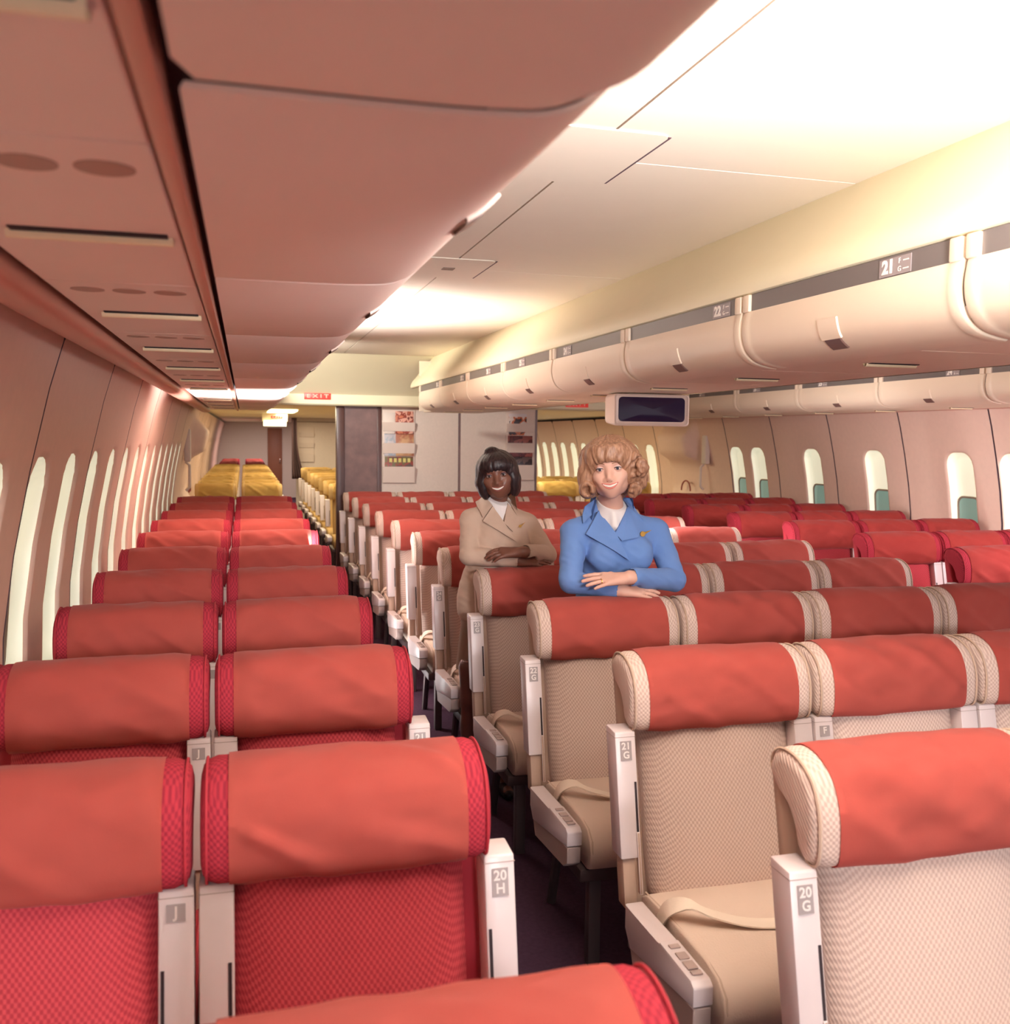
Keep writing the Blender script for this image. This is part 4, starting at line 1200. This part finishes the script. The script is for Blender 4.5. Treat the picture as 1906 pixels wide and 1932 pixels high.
from mathutils.bvhtree import BVHTree
def offset_mesh(me, fn):
    n = len(me.vertices); co = np.zeros(n*3); no = np.zeros(n*3)
    me.vertices.foreach_get('co', co); me.vertices.foreach_get('normal', no)
    co = co.reshape(-1, 3); no = no.reshape(-1, 3)
    d = np.array([fn(Vector(p)) for p in co])
    me.vertices.foreach_set('co', (co+no*d[:, None]).ravel()); me.update()
def crease(me, seed):
    offset_mesh(me, lambda p: .0038*noise.noise(Vector((p.x*14+seed, p.y*10, p.z*24)))+.0022*noise.noise(Vector((p.x*30+p.z*40, p.y*20+seed, p.z*20))))
def bvh_of(me): return BVHTree.FromPolygons([v.co.copy() for v in me.vertices], [tuple(p.vertices) for p in me.polygons])
def fabric(name, col, col2): return cloth(name, col, col2, .9, .1)
MT['skin_fair'] = plain('fair_skin', (222, 174, 154), .5, noise_amt=.03, nscale=30, sss=.12)
MT['skin_dark'] = plain('dark_skin', (124, 78, 62), .42, noise_amt=.05, nscale=30, sss=.08)
MT['lip_fair'] = plain('coral_lips', (214, 120, 108), .35, noise_amt=0)
MT['lip_dark'] = plain('rose_brown_lips', (150, 84, 74), .3, noise_amt=0)
MT['eye_white'] = plain('eye_white', (222, 208, 202), .25, noise_amt=0)
MT['iris_blue'] = plain('grey_blue_iris', (54, 58, 72), .2, noise_amt=0)
MT['iris_brown'] = plain('brown_iris', (44, 28, 26), .2, noise_amt=0)
MT['lash'] = plain('lashes', (40, 28, 30), .7, noise_amt=0)
MT['teeth'] = plain('teeth', (250, 240, 228), .25, noise_amt=0)
MT['lid_fair'] = plain('grey_blue_eyeshadow', (196, 172, 172), .6, noise_amt=0)
MT['lid_dark'] = plain('plum_eyeshadow', (104, 70, 76), .5, noise_amt=0)
MT['brow_fair'] = plain('light_brown_brow', (150, 104, 76), .8, noise_amt=0)
MT['brow_dark'] = plain('black_brow', (36, 24, 24), .8, noise_amt=0)
MT['blue'] = fabric('blue_wool', (110, 144, 200), (100, 132, 190))
MT['camel'] = fabric('tan_wool', (206, 178, 158), (194, 164, 144))
MT['white'] = cloth('white_blouse', (246, 238, 234), (236, 226, 222), .7, .05)
MT['nostril_shade'] = plain('nostril', (150, 90, 78), .7, noise_amt=0)
MT['gold'] = plain('gold', (222, 170, 90), .3, metal=1, noise_amt=0)
MT['stocking'] = plain('brown_stockings', (112, 70, 62), .5, noise_amt=.04)
MT['shoe'] = plain('dark_shoe', (50, 34, 36), .4)
def hair_mat(name, a, b, sc):
    m, nt, bs = new_mat(name)
    tc = nt.nodes.new('ShaderNodeTexCoord'); mp = nt.nodes.new('ShaderNodeMapping'); mp.inputs['Scale'].default_value = sc
    n = nt.nodes.new('ShaderNodeTexNoise'); n.inputs['Scale'].default_value = 40; n.inputs['Detail'].default_value = 4
    nt.links.new(tc.outputs['Object'], mp.inputs[0]); nt.links.new(mp.outputs[0], n.inputs['Vector'])
    rp = nt.nodes.new('ShaderNodeValToRGB'); rp.color_ramp.elements[0].position = .35; rp.color_ramp.elements[1].position = .65
    rp.color_ramp.elements[0].color = (*lin(a), 1); rp.color_ramp.elements[1].color = (*lin(b), 1)
    nt.links.new(n.outputs['Fac'], rp.inputs[0]); nt.links.new(rp.outputs[0], bs.inputs['Base Color'])
    bp = nt.nodes.new('ShaderNodeBump'); bp.inputs['Strength'].default_value = .6; bp.inputs['Distance'].default_value = .003
    nt.links.new(n.outputs['Fac'], bp.inputs['Height']); nt.links.new(bp.outputs['Normal'], bs.inputs['Normal'])
    bs.inputs['Roughness'].default_value = .42; bs.inputs['Specular IOR Level'].default_value = .4
    return m
MT['hair_blonde'] = hair_mat('blonde_hair', (142, 100, 76), (182, 138, 110), (3.2, 3.2, .55))
MT['hair_black'] = hair_mat('black_hair', (34, 22, 24), (58, 38, 38), (3, 3, .5))

# ---------------- woman in blue
px, py = 1.42, 3.55
P1 = thing('person', 'smiling woman with curled blonde hair in a blue jacket, arms folded on a seat top', 'person', (px, py, 0))
H1 = (1.356, 3.425, 1.598); R1 = headR(math.radians(-25), math.radians(-6.5), math.radians(4))
f = Field((1.12, 3.16, -.01), (1.72, 3.74, 1.74), .0026)
add_head(f, H1, R1)
f.frame()
f.cone((1.368, 3.455, 1.53), (1.40, 3.52, 1.40), .046, .054, .02)
f.cone((1.25, 3.53, 1.355), (1.595, 3.53, 1.355), .04, .04, .04)
f.ell((1.42, 3.54, 1.27), (.135, .085, .15), .04); f.ell((1.42, 3.55, 1.1), (.115, .08, .14), .05); f.ell((1.42, 3.555, .93), (.155, .105, .13), .05)
for s in (-1, 1):
    f.cone((1.42+s*.085, 3.545, .88), (1.42+s*.075, 3.50, .48), .082, .05, .03); f.cone((1.42+s*.075, 3.50, .48), (1.42+s*.07, 3.52, .09), .05, .034, .02)
    f.cone((1.42+s*.07, 3.53, .045), (1.42+s*.07, 3.40, .03), .034, .026, .02)
f.chain([(1.245, 3.52, 1.355), (1.205, 3.42, 1.17), (1.365, 3.345, 1.152)], [.033, .03, .026], .012)
f.chain([(1.605, 3.52, 1.35), (1.63, 3.41, 1.165), (1.395, 3.305, 1.203)], [.033, .03, .026], .012)
add_hand(f, (1.372, 3.342, 1.147), (1, -.10, -.05), (0, -.6, .8), (0, -.8, -.6), curl=.16, thumb=False)
hat = add_hand(f, (1.375, 3.297, 1.199), (-1, .05, -.03), (0, -.55, .83), (-.12, -.83, -.55), L=.18, curl=.13, thumb=True, fan=.16)
body = put('body', f.mesh('body'), 'skin_fair', P1)
face_parts(P1, body.data, H1, R1, 'skin_fair', 'lip_fair', 'iris_blue', 'brow_fair', 'lid_fair')
bm = BM(); c0 = Vector(hat(.098, .010, 0)); d0 = Vector((-1, .05, -.03)).normalized(); u0 = d0.orthogonal().normalized(); v0 = d0.cross(u0)
tube(bm, [c0+(u0*math.cos(a)+v0*math.sin(a))*.0098 for a in np.linspace(0, 2*PI, 16)[:-1]], .0016, 6, closed=True); put_bm('ring', bm, 'gold', P1)
def sleeve_cut(f, c, d):
    pass
def make_jacket(P, px, py, SL, SR, EL, ER, wl, wr, V, name, mat, hem, hipr, dzs=0):
    f = Field((px-.32, py-.34, hem-.02), (px+.32, py+.2, 1.5), .0036)
    mx, my = (SL[0]+SR[0])/2, (SL[1]+SR[1])/2
    f.cone((SL[0]+.01, SL[1], SL[2]+.002), (SR[0]-.01, SR[1], SR[2]+.002), .05, .05, .04)
    f.ell((mx, my+.005, 1.27+dzs), (.150, .105, .15), .05)
    for s in (-1, 1): f.ell((mx+s*.068-.006, my-.078, 1.265+dzs), (.062, .05, .065), .04)
    f.cone((mx-.02, my, 1.355+dzs), (mx-.02, my-.005, 1.425+dzs), .10, .066, .05)
    f.ell((px, py, 1.10), (.14, .105, .17), .06); f.ell((px, py+.005, .93), hipr, .07)
    f.cut((0, 0, hem), (0, 0, -1))
    for Q, E_ in ((SL, EL), (SR, ER)):
        mid = tuple((np.array(Q)+np.array(E_))/2); f.cone(Q, mid, .048, .046, .022); f.cone(mid, E_, .046, .045, .006)
    for Q in (SL, SR): f.cone((mx-.02+(.045 if Q is SR else -.045), my-.002, 1.418+dzs), (Q[0]*.75+mx*.25, Q[1], Q[2]+.012), .032, .045, .04)
    f.chain([EL, wl], [.0455, .036], .008); f.chain([ER, wr], [.0455, .037], .006)
    dl = np.array(wl)-np.array(EL); dl /= np.linalg.norm(dl); dr = np.array(wr)-np.array(ER); dr /= np.linalg.norm(dr)
    for c, dd, r in ((wl, dl, .03), (wr, dr, .031)):     # open cuffs
        e = np.array(c)+dd*.022; f.cone(tuple(e), tuple(e+dd*.05), .045, .045, .001, sub=True) if False else None
        f.cone(tuple(np.array(c)+dd*.02), tuple(np.array(c)+dd*.075), r, r, .002, sub=True)
    f.prism(V, my+.0)
    return f
VB = [(1.305, 1.50), (1.378, 1.355), (1.455, 1.49)]
f = make_jacket(P1, px, py, (1.243, 3.525, 1.350), (1.604, 3.525, 1.345), (1.203, 3.425, 1.172), (1.632, 3.415, 1.168), (1.352, 3.35, 1.155), (1.412, 3.312, 1.2), VB, 'jacket', 'blue', .80, (.175, .125, .18))
jm = f.mesh('jacket', 2)
crease(jm, 0)
bv = bvh_of(jm); put('jacket', jm, 'blue', P1)
pol = dict(collar_left=[(1.318, 1.487), (1.280, 1.455), (1.263, 1.393), (1.305, 1.424), (1.330, 1.44)], collar_right=[(1.441, 1.492), (1.466, 1.487), (1.511, 1.403), (1.455, 1.450), (1.444, 1.462)])
patch(P1, 'lapel', [(1.330, 1.442), (1.269, 1.353), (1.429, 1.253), (1.380, 1.356)], bv, .004, 'blue', 3.45, .009)
patch(P1, 'lapel', [(1.376, 1.358), (1.444, 1.458), (1.515, 1.403), (1.474, 1.341), (1.399, 1.330)], bv, .004, 'blue', 3.45, .009)
patch(P1, 'collar', pol['collar_left'], bv, .014, 'blue', 3.45, .008); patch(P1, 'collar', pol['collar_right'], bv, .014, 'blue', 3.45, .008)
def neck_band(P, c, r0, r1, z0, z1, dip, mat, name, a0=0, a1=2*PI, dy=0):
    bm = BM(); L = []
    for q in np.linspace(0, 1, 5):
        row = []
        for a in np.linspace(a0, a1, 40):
            fr = max(0, -math.sin(a))                    # towards the camera
            z = z0+(z1-z0)*q-dip*fr**2*q
            r = r0+(r1-r0)*q
            row.append((c[0]+r*math.cos(a)+(.0)*q, c[1]+r*math.sin(a)*1.02+dy*q, z))
        L.append(row)
    loft(bm, L, closed=False, caps=False)
    g = bmesh.ops.solidify(bm, geom=list(bm.faces), thickness=.004)
    return put_bm(name, bm, mat, P, angle=60)
neck_band(P1, (1.395, 3.515), .098, .082, 1.405, 1.488, .05, 'blue', 'collar_stand', a0=-.12*PI, a1=1.12*PI, dy=-.015)
# blouse
f = Field((1.22, 3.36, 1.15), (1.6, 3.68, 1.52), .003)
f.ell((1.42, 3.53, 1.27), (.13, .098, .14), .04)
for s in (-1, 1): f.ell((1.416+s*.068, 3.452, 1.265), (.055, .046, .06), .04)
f.cone((1.402, 3.52, 1.35), (1.385, 3.49, 1.47), .082, .060, .04)
f.cone((1.378, 3.442, 1.435), (1.384, 3.438, 1.385), .011, .016, .012)
f.cut((1.385, 3.42, 1.434), (0.1, -.55, .83)); f.cut((1.38, 3.5, 1.492), (0, 0, 1))
put('blouse', f.mesh('blouse'), 'white', P1)
# brooch
bm = BM(); h_ = bv.ray_cast(Vector((1.497, 3.0, 1.352)), Vector((0, 1, 0)))[0]; yb = h_.y-.018
bmesh.ops.create_circle(bm, cap_ends=True, radius=.0105, segments=20, matrix=Matrix.Translation((1.497, yb, 1.352)) @ Matrix.Rotation(PI/2, 4, 'X'))
bm.faces.new([bm.verts.new(q) for q in ((1.503, yb, 1.348), (1.535, yb+.004, 1.366), (1.503, yb, 1.359))])
ext = bmesh.ops.extrude_face_region(bm, geom=list(bm.faces)); bmesh.ops.translate(bm, verts=[v for v in ext['geom'] if isinstance(v, bmesh.types.BMVert)], vec=(0, .004, 0))
put_bm('brooch', bm, 'gold', P1)
def skirt(P, cx, cy, z1, z0, rx1, ry1, rx0, ry0, mat):
    bm = BM(); L = []
    for q in np.linspace(0, 1, 8):
        L.append([(cx+(rx1+(rx0-rx1)*q)*math.cos(a)*(1+.012*math.sin(a*7)*q), cy+(ry1+(ry0-ry1)*q)*math.sin(a)*(1+.02*math.sin(a*9)*q), z1+(z0-z1)*q) for a in np.linspace(0, 2*PI, 49)[:-1]])
    loft(bm, L, caps=False); bmesh.ops.solidify(bm, geom=list(bm.faces), thickness=.005); return put_bm('skirt', bm, mat, P)
skirt(P1, 1.42, 3.55, 1.0, .56, .14, .10, .175, .10, 'blue')
def shoes(P, xs, y):
    for x in xs:
        f = Field((x-.06, y-.2, -.002), (x+.06, y+.1, .12), .004)
        f.cone((x, y+.02, .045), (x, y-.06, .032), .034, .036, .01).cone((x, y-.06, .032), (x, y-.13, .024), .038, .026, .02); f.cone((x, y+.03, .07), (x, y+.03, .03), .034, .03, .01)
        f.cone((x, y, .09), (x, y-.05, .075), .032, .03, .004, sub=True); f.cut((0, 0, 0), (0, 0, -1)); put('shoe', f.mesh('shoe'), 'shoe', P)
shoes(P1, (1.35, 1.49), 3.52)
# blonde hair: lifted crown, fringe, flicked curls
f = Field((1.17, 3.22, 1.47), (1.58, 3.62, 1.77), .0028)
f.frame(H1, R1)
f.ell((0, .02, .052), (.103, .11, .085), .02)
f.ell((0, -.045, .062), (.085, .06, .052), .03)
for s in (-1, 1): f.ell((s*.075, .01, .0), (.045, .07, .085), .035)
f.ell((0, .055, -.03), (.09, .07, .09), .03)
# left (image) side: one large flicked roll
f.ell((-.098, -.02, -.02), (.03, .04, .05), .02)
for a in np.linspace(-.4, 4.6, 16):
    f.ell((-.090+.021*math.cos(a), -.045+.006*a/4, -.058+.024*math.sin(a)), (.012, .03, .012), .005)
f.ell((-.078, -.015, -.075), (.026, .03, .018), .012)
# right (image) side: clustered curls
rnd = random.Random(4)
for (x, z) in ((.105, .045), (.122, .02), (.1, .012), (.118, -.012), (.126, .002), (.1, -.025), (.12, -.035), (.098, -.047), (.110, -.056), (.09, -.068), (.096, -.08), (.08, -.086)):
    cx_, cy_ = x, -.03+rnd.uniform(-.025, .03)
    for a in np.linspace(0, 5.2, 10): f.ell((cx_+.011*math.cos(a+x*40), cy_-.004*a, z+.012*math.sin(a+x*40)), .0105, .004)
# face opening
f.ell((0, -.115, -.055), (.064, .075, .083), .012, sub=True)
f.ell((0, -.12, .016), (.058, .06, .036), .012, sub=True)
f.ell((0, -.04, -.13), (.06, .09, .05), .015, sub=True)
# strands of the fringe
for k in range(11):
    u = -1+2*k/10; x = .066*u
    f.cone((x*.75, -.085+.02*u*u, .092), (x*1.0+.004*math.sin(k*2.3), -.096+.035*u*u, .055-.005*abs(math.sin(k*1.7))-.014*u*u), .016, .007, .010)
hm = f.mesh('hair', 1)
def strands(me, H, R, amp, amp2):
    Rt = Matrix([list(r) for r in R]).transposed(); Hc = Vector(H)
    def fn(p):
        q = Rt @ (p-Hc); a = math.atan2(q.x, -q.y+.02)
        return amp*noise.noise(Vector((a*13+2*math.sin(q.z*30+a*3), q.z*9, 7)))+amp2*noise.noise(Vector((a*5, q.z*13, 3)))
    offset_mesh(me, fn)
strands(hm, H1, R1, .0035, .005)
put('hair', hm, 'hair_blonde', P1)

# ---------------- woman in tan
px, py = 1.175, 4.43
P2 = thing('person', 'dark-haired woman in a tan suit standing at the left aisle, arms folded on a seat', 'person', (px, py, 0))
H2 = (1.162, 4.385, 1.538); R2 = headR(math.radians(-18), math.radians(-9), math.radians(6))
f = Field((.93, 4.10, -.01), (1.49, 4.62, 1.70), .0026)
add_head(f, H2, R2)
f.frame()
f.cone((1.172, 4.405, 1.47), (1.18, 4.43, 1.36), .043, .05, .02)
f.cone((1.04, 4.425, 1.325), (1.325, 4.425, 1.30), .04, .04, .04)
f.ell((1.185, 4.43, 1.22), (.125, .08, .14), .04); f.ell((1.18, 4.43, 1.05), (.105, .075, .14), .05); f.ell((1.175, 4.43, .9), (.15, .1, .12), .05)
for s, xx in ((-1, 1.035), (1, 1.20)):
    f.cone((1.115 if s < 0 else 1.25, 4.42, .86), (xx+.005, 4.36, .47), .082, .05, .03); f.cone((xx+.005, 4.36, .47), (xx, 4.375, .09), .051, .034, .02)
    f.ell((xx, 4.385, .34), (.042, .048, .09), .02)
    f.cone((xx, 4.39, .045), (xx, 4.265, .03), .034, .026, .02)
f.chain([(1.045, 4.415, 1.32), (1.012, 4.31, 1.165), (1.22, 4.235, 1.15)], [.033, .03, .026], .012)
f.chain([(1.33, 4.42, 1.3), (1.388, 4.305, 1.165), (1.245, 4.205, 1.193)], [.033, .03, .027], .012)
add_hand(f, (1.23, 4.232, 1.145), (1, .0, -.02), (0, -.6, .8), (0, -.8, -.6), curl=.2, thumb=False)
add_hand(f, (1.222, 4.20, 1.193), (-1, .02, -.02), (0, -.5, .86), (-.1, -.86, -.5), curl=.34, thumb=True, fan=.03, thick=1.1)
body = put('body', f.mesh('body'), 'skin_dark', P2)
face_parts(P2, body.data, H2, R2, 'skin_dark', 'lip_dark', 'iris_brown', 'brow_dark', 'lid_dark', brow_w=.0014)
VD = [(1.09, 1.465), (1.176, 1.318), (1.214, 1.45)]
f = make_jacket(P2, px, py, (1.035, 4.42, 1.322), (1.332, 4.42, 1.298), (1.010, 4.31, 1.168), (1.39, 4.305, 1.168), (1.212, 4.238, 1.154), (1.262, 4.215, 1.192), VD, 'jacket', 'camel', .845, (.195, .13, .22), -.045)
jm = f.mesh('jacket', 2)
crease(jm, 5)
bv = bvh_of(jm); put('jacket', jm, 'camel', P2)
patch(P2, 'lapel', [(1.130, 1.398), (1.077, 1.328), (1.234, 1.231), (1.178, 1.322)], bv, .004, 'camel', 4.35, .009)
patch(P2, 'lapel', [(1.176, 1.322), (1.205, 1.411), (1.248, 1.353), (1.280, 1.324), (1.217, 1.279)], bv, .004, 'camel', 4.35, .009)
patch(P2, 'collar', [(1.098, 1.448), (1.056, 1.415), (1.080, 1.345), (1.128, 1.400), (1.108, 1.43)], bv, .013, 'camel', 4.35, .008)
patch(P2, 'collar', [(1.207, 1.44), (1.225, 1.418), (1.248, 1.352), (1.223, 1.403), (1.207, 1.422)], bv, .013, 'camel', 4.35, .008)
neck_band(P2, (1.178, 4.42), .092, .076, 1.36, 1.445, .05, 'camel', 'collar_stand', a0=-.12*PI, a1=1.12*PI, dy=-.015)
f = Field((1.0, 4.24, 1.1), (1.36, 4.56, 1.48), .003)
f.ell((1.185, 4.425, 1.22), (.128, .096, .14), .04)
for s in (-1, 1): f.ell((1.178+s*.068, 4.347, 1.22), (.055, .046, .06), .04)
f.cone((1.182, 4.42, 1.30), (1.172, 4.40, 1.43), .078, .057, .04)
f.cut((1.165, 4.335, 1.395), (0.1, -.5, .86)); f.cut((1.17, 4.4, 1.44), (0, 0, 1))
put('blouse', f.mesh('blouse'), 'white', P2)
bm = BM(); h_ = bv.ray_cast(Vector((1.258, 4.0, 1.303)), Vector((0, 1, 0)))[0]; yb = h_.y-.018
bmesh.ops.create_circle(bm, cap_ends=True, radius=.007, segments=16, matrix=Matrix.Translation((1.258, yb, 1.303)) @ Matrix.Rotation(PI/2, 4, 'X'))
bm.faces.new([bm.verts.new(q) for q in ((1.262, yb, 1.30), (1.284, yb+.003, 1.322), (1.262, yb, 1.308))])
ext = bmesh.ops.extrude_face_region(bm, geom=list(bm.faces)); bmesh.ops.translate(bm, verts=[v for v in ext['geom'] if isinstance(v, bmesh.types.BMVert)], vec=(0, .004, 0))
put_bm('brooch', bm, 'gold', P2)
skirt(P2, 1.165, 4.425, .98, .605, .15, .105, .188, .115, 'camel')
f = Field((.95, 4.2, .02), (1.3, 4.5, .66), .004)
for xx in (1.035, 1.20):
    f.cone((xx+.004, 4.37, .62), (xx+.005, 4.36, .47), .062, .0525, .02); f.cone((xx+.005, 4.36, .47), (xx, 4.375, .09), .0525, .036, .02); f.ell((xx, 4.385, .34), (.044, .05, .092), .02)
put('stockings', f.mesh('stockings'), 'stocking', P2)
shoes(P2, (1.035, 1.20), 4.385)
f = Field((1.02, 4.22, 1.40), (1.32, 4.56, 1.72), .0028)
f.frame(H2, R2)
f.ell((0, .02, .042), (.092, .1, .084), .02)
f.ell((-.012, .01, .118), (.034, .03, .024), .012)
f.ell((0, -.045, .058), (.078, .055, .045), .03)
for s in (-1, 1):
    f.ell((s*.072, -.005, -.02), (.034, .06, .09), .03); f.cone((s*.078, -.03, -.02), (s*.066, -.045, -.088), .03, .009, .02)
f.ell((0, .055, -.03), (.08, .06, .09), .03)
f.ell((0, -.115, -.06), (.061, .075, .092), .010, sub=True)
f.ell((0, -.12, .010), (.054, .06, .034), .010, sub=True)
f.ell((0, -.05, -.14), (.052, .08, .06), .015, sub=True)
for k in range(9):
    u = -1+2*k/8; x = .06*u
    f.cone((x*.8, -.08+.02*u*u, .075), (x, -.094+.033*u*u, .045-.004*abs(math.sin(k*1.9))-.014*u*u), .014, .0055, .006)
hm = f.mesh('hair', 1)
strands(hm, H2, R2, .0018, .002)
put('hair', hm, 'hair_black', P2)
